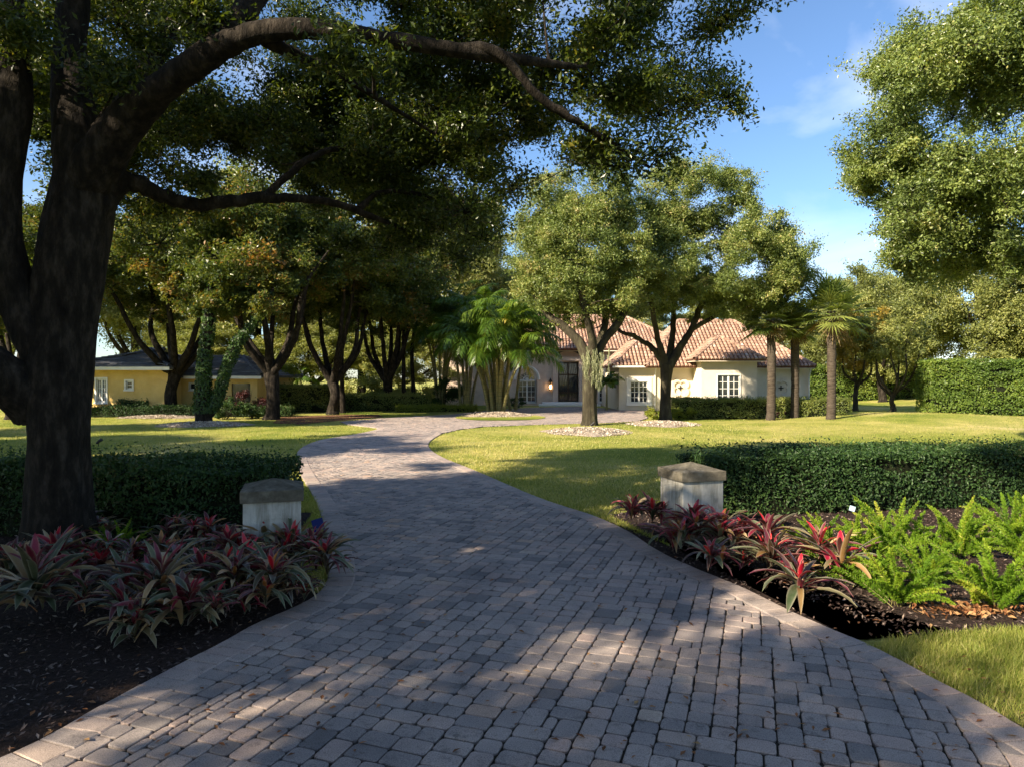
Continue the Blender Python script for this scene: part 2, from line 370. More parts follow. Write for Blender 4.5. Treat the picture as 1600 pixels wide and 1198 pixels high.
# ------------------------------------------------------------------ camera, sky, sun
cam_d = bpy.data.cameras.new('camera'); cam = bpy.data.objects.new('camera', cam_d); link(cam)
cam.location = (0, 0, HC); cam.rotation_euler = (PI / 2, 0, 0)
cam_d.sensor_width = 36; cam_d.lens = F / 1600 * 36; cam_d.shift_y = -9 / 1600
cam_d.clip_end = 2000; cam_d.clip_start = .05
scn.camera = cam
SUN_EL, SUN_AZ = 29.0, 53.0                  # degrees; azimuth measured left of straight behind the camera
sd = np.array([-math.sin(rad(SUN_AZ)) * math.cos(rad(SUN_EL)), -math.cos(rad(SUN_AZ)) * math.cos(rad(SUN_EL)), math.sin(rad(SUN_EL))])
sl = bpy.data.lights.new('sun', 'SUN'); sl.energy = 5.0; sl.angle = rad(.55); sl.color = (1, .86, .66)
so = bpy.data.objects.new('sun', sl); link(so)
from mathutils import Vector
so.rotation_euler = Vector(sd).to_track_quat('Z', 'Y').to_euler()
w = bpy.data.worlds.new('World'); scn.world = w; w.use_nodes = True
N, L = w.node_tree.nodes, w.node_tree.links
sky = N.new('ShaderNodeTexSky'); sky.sky_type = 'NISHITA'; sky.sun_disc = False
sky.sun_elevation = rad(SUN_EL); sky.sun_rotation = math.atan2(sd[0], sd[1])
sky.air_density = 1.0; sky.dust_density = 0.3; sky.ozone_density = 5.0
bg = N['Background']; bg.inputs['Strength'].default_value = .08
tc = N.new('ShaderNodeTexCoord'); mp = N.new('ShaderNodeMapping'); mp.inputs['Scale'].default_value = (2.2, 2.2, 5.0); mp.inputs['Location'].default_value = (.3, .1, .4)
L.new(tc.outputs['Generated'], mp.inputs['Vector'])
cn = N.new('ShaderNodeTexNoise'); cn.inputs['Scale'].default_value = 1.5; cn.inputs['Detail'].default_value = 7; cn.inputs['Roughness'].default_value = .5; cn.inputs['Distortion'].default_value = .5
L.new(mp.outputs['Vector'], cn.inputs['Vector'])
cr = ramp(N, [(.50, (0, 0, 0)), (.85, (.5, .5, .5))]); L.new(cn.outputs['Fac'], cr.inputs['Fac'])
L.new(mixc(N, L, sky.outputs['Color'], (7.5, 7.6, 8.0), cr.outputs['Color']), bg.inputs['Color'])
scn.view_settings.view_transform = 'Standard'; scn.view_settings.look = 'None'
scn.view_settings.exposure = 1.5; scn.view_settings.gamma = 1
cy = scn.cycles
cy.max_bounces = 6; cy.diffuse_bounces = 3; cy.glossy_bounces = 2; cy.transmission_bounces = 4; cy.transparent_max_bounces = 4
cy.caustics_reflective = False; cy.caustics_refractive = False
cy.use_adaptive_sampling = True; cy.adaptive_threshold = .02
cy.use_denoising = True
try: cy.denoiser = 'OPENIMAGEDENOISE'; cy.denoising_prefilter = 'ACCURATE'
except Exception: pass
scn.render.use_persistent_data = False

# ------------------------------------------------------------------ ground
def inpoly(P, poly):
    x, y = P[:, 0], P[:, 1]; r = np.zeros(len(P), bool); n = len(poly)
    for i in range(n):
        x0, y0 = poly[i][:2]; x1, y1 = poly[(i + 1) % n][:2]
        c = (y0 > y) != (y1 > y)
        with np.errstate(divide='ignore', invalid='ignore'):
            r ^= c & (x < (x1 - x0) * (y - y0) / (y1 - y0 + 1e-12) + x0)
    return r
def chaikin(P, k=2, closed=False):
    P = np.asarray(P, float)
    for _ in range(k):
        A, B_ = (P, np.roll(P, -1, 0)) if closed else (P[:-1], P[1:])
        Q = np.stack([.75 * A + .25 * B_, .25 * A + .75 * B_], 1).reshape(-1, P.shape[1])
        P = Q if closed else np.vstack([P[:1], Q, P[-1:]])
    return P
def resample(P, step):
    d = np.concatenate([[0], np.cumsum(np.linalg.norm(np.diff(P, axis=0), axis=1))])
    t = np.arange(0, d[-1], step)
    return np.stack([np.interp(t, d, P[:, k]) for k in range(P.shape[1])], 1)
def gp(pts): return np.array([G(*p)[:2] for p in pts])
LEFT = chaikin(np.vstack([[(-5.6, -3.0), (-4.6, 1.2)], gp([(-60, 1215), (65, 1162), (135, 1119), (197, 1086), (254, 1055), (310, 1026), (353, 1004), (400, 976), (475, 946), (505, 924), (515, 898), (512, 860), (507, 825), (500, 800), (487, 770), (470, 745), (460, 717), (468, 700), (500, 687), (550, 680), (597, 670)]), gp([(575, 667), (540, 663)])]), 2)
FAR = gp([(530, 658.5), (600, 653), (650, 650), (700, 648), (760, 641), (830, 637), (900, 635), (1010, 642), (1013, 654)])
NEARFAR = gp([(1000, 658), (950, 660.5), (850, 663), (760, 666.5), (720, 671), (690, 678)])
RIGHT = chaikin(np.vstack([gp([(690, 678), (674, 687), (668, 695), (673, 704), (690, 715), (715, 725), (740, 735), (770, 748), (800, 761), (830, 774), (870, 789), (920, 804), (950, 816), (990, 836), (1022, 860), (1080, 888), (1150, 915), (1210, 945), (1250, 965), (1320, 995), (1362, 1012), (1412, 1038), (1454, 1062), (1511, 1090), (1560, 1118), (1610, 1150), (1700, 1200)]), [(4.6, 1.6), (6.2, -3.0)]]), 2)
DRIVE = np.vstack([LEFT, FAR, NEARFAR, RIGHT])

def zg(x, y):                                 # lawn relief: flat near the drive, gentle swells on the far right and left
    x = np.asarray(x, float); y = np.asarray(y, float)
    s = np.clip((x - 12) / 12, 0, 1) * np.clip((y - 22) / 12, 0, 1)
    return s * (.25 + .16 * np.sin(x * .35 + 1) + .10 * np.sin(y * .4))
xs = np.concatenate([np.linspace(-600, -62, 10), np.linspace(-60, 60, 121), np.linspace(62, 600, 10)])
ys = np.concatenate([np.linspace(-300, -32, 6), np.linspace(-30, 90, 121), np.linspace(95, 1200, 12)])
X, Yg = np.meshgrid(xs, ys); Z = zg(X, Yg)
idx = np.arange(X.size).reshape(X.shape)
Q = np.stack([idx[:-1, :-1], idx[:-1, 1:], idx[1:, 1:], idx[1:, :-1]], -1).reshape(-1, 4)
tag(obj('ground', mesh_np('ground', np.stack([X, Yg, Z], -1).reshape(-1, 3), Q, smooth=True), M['lawn']), 'mown lawn with green and straw coloured patches', 'lawn', kind='structure')
def sheet(name, poly, z, mat, label, cat, bump=None):
    me = bpy.data.meshes.new(name)
    import bmesh
    bm = bmesh.new(); vs = [bm.verts.new((p[0], p[1], z)) for p in poly]
    f = bm.faces.new(vs); f.normal_update()
    if f.normal.z < 0: f.normal_flip()
    bmesh.ops.triangulate(bm, faces=[f])
    bm.to_mesh(me); bm.free()
    return tag(obj(name, me, mat), label, cat, kind='structure')
sheet('driveway_bed', DRIVE, .006, M['joint'], 'dark sand joints under the driveway pavers', 'driveway')

# pavers: random tiling of tumbled stones; the rows run across a direction 19.6 degrees right of straight ahead
rng = RS(11)
ang = rad(19.6); UV = np.array([[math.cos(ang), -math.sin(ang)], [math.sin(ang), math.cos(ang)]])   # rows: u, v
def in_uv(P): return P @ UV.T
dv = in_uv(DRIVE[DRIVE[:, 1] < 62]); c = .0785
u0, v0 = dv.min(0) - .3; u1, v1 = dv.max(0) + .3
nu, nv = int((u1 - u0) / c), int((v1 - v0) / c)
cu, cv = np.meshgrid(u0 + (np.arange(nu) + .5) * c, v0 + (np.arange(nv) + .5) * c, indexing='ij')
inside = inpoly(np.stack([cu.ravel(), cv.ravel()], 1) @ UV, DRIVE).reshape(nu, nv)
gu, gv = np.meshgrid(u0 + np.arange(nu + 4) * c, v0 + np.arange(nv + 4) * c, indexing='ij')
cin = inpoly(np.stack([gu.ravel(), gv.ravel()], 1) @ UV, DRIVE).reshape(nu + 4, nv + 4)
dil = inside.copy()
for du in (-3, -2, 2, 3): dil |= np.roll(inside, du, 0) | np.roll(inside, du, 1)
occ = ~dil
PV, PF, PS, PR = [], [], [], []; nvert = 0
rnd = random.Random(4)
SZ = [(2, 2)] * 7 + [(3, 2)] * 8 + [(2, 3)] * 2 + [(3, 3)] * 1
for j in range(nv):
    for i in range(nu):
        if occ[i, j]: continue
        rnd.shuffle(SZ); done = False
        for a, b in SZ + [(2, 1), (1, 2), (1, 1)]:
            if i + a > nu or j + b > nv or occ[i:i + a, j:j + b].any(): continue
            # avoid leaving slots one cell wide
            if a > 1 and i + a + 1 < nu and not occ[i + a, j] and occ[i + a + 1, j] and rnd.random() < .9: continue
            done = True; break
        if not done: a = b = 1
        occ[i:i + a, j:j + b] = True
        x0, x1, y0, y1 = u0 + i * c, u0 + (i + a) * c, v0 + j * c, v0 + (j + b) * c
        cx, cyy = (x0 + x1) / 2, (y0 + y1) / 2
        wp = np.array([cx, cyy]) @ UV
        far = wp[1] > 24
        if not (cin[i, j] and cin[i + a, j] and cin[i, j + b] and cin[i + a, j + b]): continue
        g = .0035 + rnd.random() * .0025
        hx, hy = (x1 - x0) / 2 - g, (y1 - y0) / 2 - g
        ch = .026 if not far else .02
        th = rnd.gauss(0, .012); cxj, cyj = cx + rnd.gauss(0, .0025), cyy + rnd.gauss(0, .0025)
        zt = .024 + rnd.gauss(0, .0013); tx, ty = rnd.gauss(0, .008), rnd.gauss(0, .008)
        ring = []
        for sx, sy in ((1, 1), (-1, 1), (-1, -1), (1, -1)):
            k1 = ch * (.7 + .6 * rnd.random())
            if far: ring += [(sx * hx, sy * hy)]
            elif sx * sy > 0: ring += [(sx * hx, sy * (hy - k1)), (sx * (hx - k1 * .3), sy * (hy - k1 * .3)), (sx * (hx - k1), sy * hy)]
            else: ring += [(sx * (hx - k1), sy * hy), (sx * (hx - k1 * .3), sy * (hy - k1 * .3)), (sx * hx, sy * (hy - k1))]
        ring = np.array(ring); k = len(ring)
        ct, st = math.cos(th), math.sin(th); ring = ring @ np.array([[ct, st], [-st, ct]])
        vs = []
        for sc_, z_ in ((1.0, .006), (1.0, zt - .0045), (None, zt)):
            rr = ring if sc_ else ring * (1 - .006 / np.abs(ring).max(0))
            p2 = (rr + [cxj, cyj]) @ UV
            zz = z_ + (rr[:, 0] * tx + rr[:, 1] * ty if z_ > .01 else 0)
            vs.append(np.column_stack([p2, np.broadcast_to(zz, k)]))
        PV.extend(vs)
        r_ = min(1, max(0, rnd.gauss(.5, .22)))
        for lv in (0, 1):
            for q in range(k):
                q2 = (q + 1) % k
                PF += [nvert + lv * k + q, nvert + lv * k + q2, nvert + lv * k + k + q2, nvert + lv * k + k + q]; PS.append(4); PR.append(r_)
        PF += [nvert + 2 * k + q for q in range(k)]; PS.append(k); PR.append(r_)
        nvert += 3 * k
tag(obj('driveway', mesh_np('driveway', np.concatenate(PV), polys=(PF, PS), fattr={'rnd': PR}), M['paver']), 'curving driveway of tumbled grey and pinkish pavers', 'driveway', kind='structure')
# soldier course along both edges, a touch proud of the field
def border(path, side, wid):
    mb = MB(); p = resample(path, .155); rr = RS(3)
    T = unit(np.gradient(p, axis=0)); Nn = np.stack([-T[:, 1], T[:, 0]], 1) * side
    for i in range(len(p) - 1):
        if p[i][1] > 30 and i % 2: continue
        e = .004; a = p[i] + T[i] * e; b = p[min(i + (2 if p[i][1] > 30 else 1), len(p) - 1)] - T[i] * e
        z = .031 + rr.randn() * .0012
        a2, b2 = a + Nn[i] * wid, b + Nn[min(i + 1, len(p) - 1)] * wid
        o = [a, b, b2, a2]
        ctr = sum(o) / 4; inn = [ctr + (q - ctr) * (1 - .012 / np.linalg.norm(q - ctr) * 1.3) for q in o]
        V = [(*q, 0) for q in o] + [(*q, z - .006) for q in o] + [(*q, z) for q in inn]
        fs = [(8, 9, 10, 11)] + [(k + l, (k + 1) % 4 + l, (k + 1) % 4 + l + 4, k + l + 4) for l in (0, 4) for k in range(4)]
        if side < 0: fs = [f[::-1] for f in fs]
        mb.add(V, fs, float(np.clip(.62 + rr.randn() * .13, 0, 1)))
    return mb
bl = border(LEFT, -1, .30)
b2 = border(RIGHT, -1, .27)
bl.V += b2.V; bl.F += [i + bl.n for i in b2.F]; bl.S += b2.S; bl.R += b2.R
tag(bl.build('driveway_border', M['paver']), 'pinkish soldier course edging the driveway', 'border', kind='structure')

# planting beds
LB = np.vstack([resample(LEFT, .3)])
LB = LB[(LB[:, 1] > .5) & (LB[:, 1] < 7.3)]
LBED = np.vstack([LB, [(-2.95, 8.0), (-3.3, 9.2), (-3.1, 10.0), (-3.3, 11.4), (-14, 11.6), (-14, .5)]])
RB = resample(RIGHT, .3); RB = RB[(RB[:, 1] < 11.3) & (RB[:, 1] > 5.75)]
RBED = np.vstack([RB[::-1], gp([(1420, 1000), (1500, 992), (1600, 985), (1750, 980)]), [(13, 8), (13, 13.6), (3.2, 12.4), (1.6, 11.2)]])
def bed(name, poly, label, mat, n_chip, seed, near):
    rr = RS(seed); lo, hi = poly.min(0), poly.max(0); st = .12
    gx, gy = np.meshgrid(np.arange(lo[0], hi[0], st), np.arange(lo[1], hi[1], st), indexing='ij')
    P = np.stack([gx.ravel(), gy.ravel()], 1); ins = inpoly(P, poly).reshape(gx.shape)
    sheet(name + '_base', poly, .012, mat, label, 'planting bed').name = name
    P = rr.rand(n_chip * 4, 2) * (hi - lo) + lo
    P = P[inpoly(P, poly)]; wgt = 1 / (1 + (np.hypot(P[:, 0], P[:, 1]) / near) ** 2); P = P[rr.rand(len(P)) < wgt / wgt.max() * 1.5][:n_chip]
    n = len(P); C = np.column_stack([P, .014 + .035 * rr.rand(n) ** 2]); Nn = rr.randn(n, 3) * .45; Nn[:, 2] += 1
    V, Q = leaf_quads(rr, C, Nn, .045, .016, .1)
    tag(obj('mulch', mesh_np(name + '_chips', V, Q, fattr={'rnd': np.clip(rr.rand(n) * 1.05, 0, 1)}), M['chip']), label.replace('ground of', 'loose chips on'), 'mulch', kind='stuff')
bed('planting_bed_left', LBED, 'dark mulch ground of the left bed under the big oak', M['mulch'], 26000, 21, 6)
bed('planting_bed_right', RBED, 'dark mulch ground of the right bed around the ferns', M['mulch'], 26000, 22, 9)
sheet('mulch_strip', gp([(425, 661), (470, 663), (540, 656), (600, 651), (590, 647), (520, 648), (440, 651)]), .012, M['redmulch'], 'reddish mulch strip under the trees on the left of the driveway', 'mulch')
sheet('verge', gp([(1511, 1088), (1560, 1116), (1620, 1150), (1750, 1215), (1750, 1120), (1600, 1098), (1540, 1078)]), .010, M['dirt'], 'dusty bare verge beside the driveway at lower right', 'verge')

# gravel mounds round the trunks and the island lawn
def mound(name, px, py, rx, ry, h, label, seed):
    c_ = G(px, py); rr = RS(seed); V = []; nr, na = 9, 40
    for i in range(nr):
        for j in range(na):
            a = j / na * 2 * PI; r = (i + .001) / (nr - 1); e = 1 + .12 * math.sin(3 * a + seed) + .07 * math.sin(7 * a)
            V.append((r * rx * e * math.cos(a), r * ry * e * math.sin(a), h * (1 - r ** 2) + .012 + (rr.randn() * .012 if r < .99 else 0)))
    Q = [(i * na + j, i * na + (j + 1) % na, (i + 1) * na + (j + 1) % na, (i + 1) * na + j) for i in range(nr - 1) for j in range(na)]
    Q = np.array(Q)[:, ::-1]
    V = np.array(V); V[:, 2] += float(zg(c_[0], c_[1]))
    o = obj(name, mesh_np(name, V, Q), M['gravel'], loc=(c_[0], c_[1], 0))
    tag(o, label, 'gravel', kind='stuff')
    n = 1500; a = rr.rand(n) * 2 * PI; r = np.sqrt(rr.rand(n)) * 1.04
    C = np.stack([r * rx * np.cos(a), r * ry * np.sin(a), h * np.clip(1 - r ** 2, 0, 1) + .025], 1)
    V2, Q2 = leaf_quads(rr, C, rr.randn(n, 3) * .5 + [0, 0, 1], .085, .065, .25)
    obj('stones', mesh_np('stones', V2, Q2, fattr={'rnd': rr.rand(n)}), M['stone_chip'], o)
M['stone_chip'] = mat_leaf('pale_stones', [(0, (.20, .15, .10)), (.5, (.42, .35, .27)), (1, (.64, .58, .48))], 0, .9, .2)
mound('gravel', 918, 675, 1.75, 1.9, .16, 'pale gravel mound around the left oak on the lawn', 31)
mound('gravel', 1036, 663, 1.7, 1.7, .14, 'shaded gravel mound around the right oak on the lawn', 32)
mound('gravel', 318, 664, 2.1, 1.5, .15, 'pale gravel mound around the vine covered trunk', 33)
mound('gravel', 250, 652, 2.2, 1.2, .12, 'pale gravel patch before the yellow house', 35)
isl = gp([(703, 653), (735, 657), (790, 657.5), (840, 656), (857, 652.5), (835, 649), (790, 646), (740, 646.5)])
sheet('island_lawn', chaikin(isl, 2, True), .045, M['lawn'], 'small oval grass island in the driveway below the cane palms', 'lawn')
mound('gravel', 776, 649.5, 2.2, 2.0, .22, 'pale gravel mound at the foot of the cane palm clump', 34)

# grass blades where they can be made out
def blades(name, sample, n, h, wdt, seed, label):
    rr = RS(seed); P = sample(rr, n); n = len(P)
    a = rr.rand(n) * 2 * PI; hh = h * (.5 + rr.rand(n)); ln = rr.randn(n, 2) * .5
    d = np.stack([np.cos(a), np.sin(a)], 1) * wdt / 2
    B0 = np.column_stack([P, zg(P[:, 0], P[:, 1]) - .005]); V = np.empty((n, 4, 3))
    V[:, 0] = B0; V[:, 0, :2] -= d; V[:, 1] = B0; V[:, 1, :2] += d
    V[:, 2] = B0 + np.column_stack([ln * hh[:, None], hh]); V[:, 3] = V[:, 2]; V[:, 2, :2] += d * .25; V[:, 3, :2] -= d * .25
    patch = n3(np.column_stack([P, np.zeros(n)]), .55) * .5 + n3(np.column_stack([P, np.ones(n)]), 2.2) * .3
    r = np.clip(.42 + .22 * patch + .17 * rr.randn(n), 0, 1)
    tag(obj(name, mesh_np(name, V.reshape(-1, 3), np.arange(n * 4).reshape(n, 4), fattr={'rnd': r}), M['grass']), label, 'grass', kind='stuff')
def not_hard(P): return ~(inpoly(P, DRIVE) | inpoly(P, LBED) | inpoly(P, RBED))
def s_near(rr, n):
    poly = np.vstack([gp([(1355, 1012), (1412, 1034), (1454, 1058), (1511, 1088), (1560, 1118), (1620, 1152), (1760, 1230)]), gp([(1760, 978), (1600, 983), (1500, 990), (1420, 998)])])
    lo, hi = poly.min(0), poly.max(0); P = rr.rand(n, 2) * (hi - lo) + lo; P = P[inpoly(P, poly)]
    return P
blades('grass', s_near, 60000, .055, .006, 41, 'short sunlit grass in the corner by the driveway')
def s_mid(rr, n):                            # denser towards the camera
    y = 1 / (1 / 9.0 + rr.rand(n) * (1 / 45. - 1 / 9.0)); x = (rr.rand(n) * 1760 - 80 - 800) / F * y
    P = np.stack([x, y], 1); return P[not_hard(P)]
blades('grass', s_mid, 260000, .05, .016, 42, 'lawn grass beyond the pillars')
def s_strip(rr, n):
    P = rr.rand(n, 2) * [2.2, 6] + [-4.2, 7.2]; P = P[not_hard(P)]; return P[P[:, 0] > -3.6 + (P[:, 1] - 8) * -.02]
blades('grass', s_strip, 30000, .05, .008, 43, 'shaded grass strip between the left pillar and the driveway')

# ------------------------------------------------------------------ the gate pillars
def pillar(px, py, rz, label, s=.63, cap=.69, h=.83):
    g = G(px, py); t = empty('gate_pillar', (g[0], g[1], 0), rz); tag(t, label, 'pillar', 'pair of stucco pillars flanking the driveway')
    import bmesh
    def beveled(name, boxes, mat, bev, pyr=None):
        bm = bmesh.new()
        for (hw, z0, z1) in boxes:
            r = bmesh.ops.create_cube(bm, size=1)
            for v in r['verts']: v.co = Vector((v.co.x * 2 * hw, v.co.y * 2 * hw, z0 + (v.co.z + .5) * (z1 - z0)))
        if pyr:
            hw, z0, z1 = pyr; base = [bm.verts.new((sx * hw, sy * hw, z0)) for sx, sy in ((-1, -1), (1, -1), (1, 1), (-1, 1))]
            ap = bm.verts.new((0, 0, z1))
            for k in range(4): bm.faces.new((base[k], base[(k + 1) % 4], ap))
            bm.faces.new(base[::-1])
        bmesh.ops.bevel(bm, geom=[e for e in bm.edges], offset=bev, segments=2, affect='EDGES', profile=.6)
        me = bpy.data.meshes.new(name); bm.to_mesh(me); bm.free()
        return obj(name, me, mat, t)
    beveled('shaft', [(s / 2, -.02, h)], M['pillar'], .012)
    cp = beveled('cap', [(cap / 2, h + .002, h + .135)], M['cap'], .008)
    c2 = beveled('cap_slope', [], M['cap'], .004, (cap / 2 - .004, h + .131, h + .235)); c2.parent = cp
    return t
pillar(427, 886, rad(17), 'pale stucco pillar left of the driveway, half hidden by red plants')
pillar(1080, 838, rad(-14 + 30 - 0), 'pale stucco pillar right of the driveway, with sun on its narrow side')

# ------------------------------------------------------------------ hedges
def hedge(name, c, L_, D, H, rz, n, leaf, mat, label, cat='hedge', seed=1, sprig=.05, rough=.07, group=None, core_mat=None, round_=0.0):
    rr = RS(seed)
    t = empty(name, (c[0], c[1], float(zg(c[0], c[1]))), rz); tag(t, label, cat, group)
    k = .09 if L_ < 12 else .2
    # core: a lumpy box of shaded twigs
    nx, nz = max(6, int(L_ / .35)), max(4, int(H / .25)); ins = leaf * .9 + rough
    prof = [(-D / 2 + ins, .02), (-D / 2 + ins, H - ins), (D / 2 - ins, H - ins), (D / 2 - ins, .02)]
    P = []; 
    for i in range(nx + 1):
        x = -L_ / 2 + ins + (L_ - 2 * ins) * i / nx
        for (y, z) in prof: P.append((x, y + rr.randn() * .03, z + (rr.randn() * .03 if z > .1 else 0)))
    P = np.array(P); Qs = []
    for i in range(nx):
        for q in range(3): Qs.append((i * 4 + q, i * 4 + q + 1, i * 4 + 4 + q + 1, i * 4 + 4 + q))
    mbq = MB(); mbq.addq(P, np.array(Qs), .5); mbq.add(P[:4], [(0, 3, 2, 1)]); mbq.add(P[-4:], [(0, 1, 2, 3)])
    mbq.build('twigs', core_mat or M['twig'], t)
    # leaves over top, front, back, ends
    areas = np.array([L_ * D * 1.4, L_ * H, L_ * H * .6, D * H, D * H]); cnt = (areas / areas.sum() * n).astype(int)
    C, Nn = [], []
    for f, m_ in enumerate(cnt):
        a, b = rr.rand(m_), rr.rand(m_)
        if f == 0: p = np.stack([(a - .5) * L_, (b - .5) * D, np.full(m_, H)], 1); nn = [0, 0, 1]
        elif f == 1: p = np.stack([(a - .5) * L_, np.full(m_, -D / 2), .04 + b * (H - .04)], 1); nn = [0, -1, .25]
        elif f == 2: p = np.stack([(a - .5) * L_, np.full(m_, D / 2), .04 + b * (H - .04)], 1); nn = [0, 1, .25]
        elif f == 3: p = np.stack([np.full(m_, -L_ / 2), (a - .5) * D, .04 + b * (H - .04)], 1); nn = [-1, 0, .25]
        else: p = np.stack([np.full(m_, L_ / 2), (a - .5) * D, .04 + b * (H - .04)], 1); nn = [1, 0, .25]
        nn = np.array(nn, float)
        lump = n3(p + seed, 2.4) * rough * .7 + n3(p - seed, 6) * rough * .4
        dep = -np.abs(rr.randn(m_)) * (.07 + leaf * .6) + lump
        if f == 0: dep = np.where(rr.rand(m_) < .10, np.abs(rr.randn(m_)) * sprig * 1.4, dep)
        p = p + nn / np.linalg.norm(nn) * dep[:, None]
        if round_ and f != 0:
            tz = np.clip((p[:, 2] - H * (1 - round_)) / (H * round_), 0, 1); p[:, 1] *= 1 - .25 * tz ** 2; p[:, 0] *= 1 - .06 * tz ** 2
        # holes where the twigs show
        keep = (n3(p * 1.0 + 3 * seed, 3.3) > (-1.15 if f else -1.9)) & (rr.rand(m_) < np.clip(.35 + p[:, 2] / (H * .38), 0, 1))
        C.append(p[keep]); Nn.append((nn + rr.randn(m_, 3) * .75)[keep])
    C = np.vstack(C); Nn = np.vstack(Nn)
    ms = MB()
    for q in range(int(L_ * 9)):
        x_, y_ = (rr.rand() - .5) * (L_ - .3), -D / 2 + .10 + .18 * rr.rand(); ms.tube([(x_, y_ + .1, -.03), (x_ + rr.randn() * .05, y_ + .04, H * .3), (x_ + rr.randn() * .14, y_ - .02, H * (.6 + .3 * rr.rand()))], [.010, .008, .004], 4)
    if seed in (51, 52): ms.build('stems', M['bark_pale'], t)
    V, Q = leaf_quads(rr, C, Nn, leaf, leaf * .5)
    tone = np.clip(.42 + .2 * n3(C, 1.1) + .2 * rr.randn(len(C)), 0, 1)
    obj('foliage', mesh_np('foliage', V, Q, fattr={'rnd': tone}), mat, t)
    return t
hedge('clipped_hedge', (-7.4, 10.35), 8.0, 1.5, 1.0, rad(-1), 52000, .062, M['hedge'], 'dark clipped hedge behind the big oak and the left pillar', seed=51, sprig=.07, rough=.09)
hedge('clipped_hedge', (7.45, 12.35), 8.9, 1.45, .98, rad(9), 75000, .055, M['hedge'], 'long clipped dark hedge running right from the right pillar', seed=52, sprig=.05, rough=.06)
hc = (G(1192, 655) + [0, .7, 0])
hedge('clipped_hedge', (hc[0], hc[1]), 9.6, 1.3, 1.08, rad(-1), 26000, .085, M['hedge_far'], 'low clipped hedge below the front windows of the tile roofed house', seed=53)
a = G(1462, 655); b = G(1700, 657)
hedge('screen_hedge', ((a[0] + b[0]) / 2 + 1, a[1] + .8), 9.5, 1.7, 3.0, rad(-2), 42000, .13, M['podo'], 'tall clipped screen hedge at the right edge of the lawn', seed=54, rough=.16)
hedge('screen_hedge', (30.5, 63), 24, 1.8, 3.2, 0, 42000, .17, M['podo'], 'bright green screen hedge far behind the palms at right', seed=55, rough=.2)
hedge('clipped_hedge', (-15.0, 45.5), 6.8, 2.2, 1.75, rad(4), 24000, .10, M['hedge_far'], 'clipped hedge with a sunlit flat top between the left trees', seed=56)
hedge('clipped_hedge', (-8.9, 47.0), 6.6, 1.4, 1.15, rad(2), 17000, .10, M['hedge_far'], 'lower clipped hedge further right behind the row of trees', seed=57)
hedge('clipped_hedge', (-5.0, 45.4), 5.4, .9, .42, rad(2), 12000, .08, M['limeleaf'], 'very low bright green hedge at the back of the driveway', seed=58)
a = G(214, 649); hedge('clipped_hedge', (a[0], a[1]), 1.75, 1.2, .95, rad(5), 5500, .08, M['hedge'], 'dark box shaped shrub under the small window of the yellow house', seed=59)
hedge('clipped_hedge', (-19.5, 39.6), 13.5, 1.2, .62, rad(3), 18000, .085, M['hedge'], 'low dark hedge along the foot of the yellow house', seed=60)

def shrub(name, px, py, w_, d_, h_, n, leaf, mat, label, cat='shrub', seed=1, group=None):
    g = G(px, py); rr = RS(seed); t = empty(name, (g[0], g[1] + d_ * .5, float(zg(g[0], g[1])))); tag(t, label, cat, group)
    V, Q, tone, Lp, tw = crown(rr, [(0, 0, h_ * .5, w_ * .5, d_ * .5, h_ * .5)], n, max(.16, h_ * .22), leaf, leaf * .5, fill=1.2, gap=-2)
    keepz = V.reshape(-1, 4, 3)[:, :, 2].min(1) > .01
    Vk = V.reshape(-1, 4, 3)[keepz]; n_ = len(Vk)
    obj('foliage', mesh_np('foliage', Vk.reshape(-1, 3), np.arange(n_ * 4).reshape(n_, 4), fattr={'rnd': tone[keepz]}), mat, t)
    mb = MB()
    for k in range(9):
        q = np.array([rr.randn() * w_ * .2, rr.randn() * d_ * .2, h_ * (.6 + .3 * rr.rand())]); mb.tube([(q[0] * .2, q[1] * .2, -.02), q * .6, q], [.02, .014, .006], 5)
    mb.build('stems', M['bark'], t)
    return t
shrub('low_shrub', 1030, 656, 1.5, 1.2, .75, 4200, .075, M['limeleaf'], 'rounded yellow green shrub beside the right lawn oak', seed=61)
shrub('low_shrub', 1066, 656, 1.5, 1.0, .7, 4200, .075, M['limeleaf'], 'rounded yellow green shrub before the hedge, nearer the fern', seed=62)
shrub('flowering_shrub', 1148, 655, 2.3, .8, .85, 5000, .08, M['bgleaf'], 'pale loose shrub spilling in front of the house hedge', seed=63)
shrub('bronze_shrub', 1222, 655, 1.4, .9, .8, 4000, .08, M['redbush'], 'brownish shrub between the two shaded palm trunks', seed=64)
shrub('burgundy_shrub', 378, 651, 2.6, 1.6, 1.75, 6500, .11, M['redbush'], 'burgundy leaved shrub beside the dark window of the yellow house', seed=65)
shrub('dark_shrub', 340, 656, 2.4, 1.4, 1.1, 5500, .09, M['hedge'], 'dark green shrub behind the vine covered trunk', seed=66)
shrub('dark_shrub', 388, 655, 1.9, 1.3, .95, 4500, .09, M['hedge'], 'dark green shrub left of the first multi limbed tree', seed=67)
shrub('dark_shrub', 690, 641, 3.4, 2, 2.2, 9000, .12, M['hedge'], 'dark bushy shrub against the left end of the tile roofed house', seed=68)
shrub('foundation_shrub', 1042, 641, .9, .7, .55, 1600, .08, M['limeleaf'], 'small green shrub under the white window of the wing', seed=69)
shrub('foundation_shrub', 975, 641, .7, .6, .5, 1300, .08, M['hedge_far'], 'small green shrub at the left corner of the wing', seed=70)
shrub('foundation_shrub', 805, 639, 1.6, 1, .85, 2400, .09, M['hedge'], 'dark green shrub under the arched window', seed=71)
shrub('pale_shrub', 452, 641, 5.0, 3, 3.2, 9000, .16, M['limeleaf'], 'yellow green shrub lit beyond the clipped hedge', seed=72)
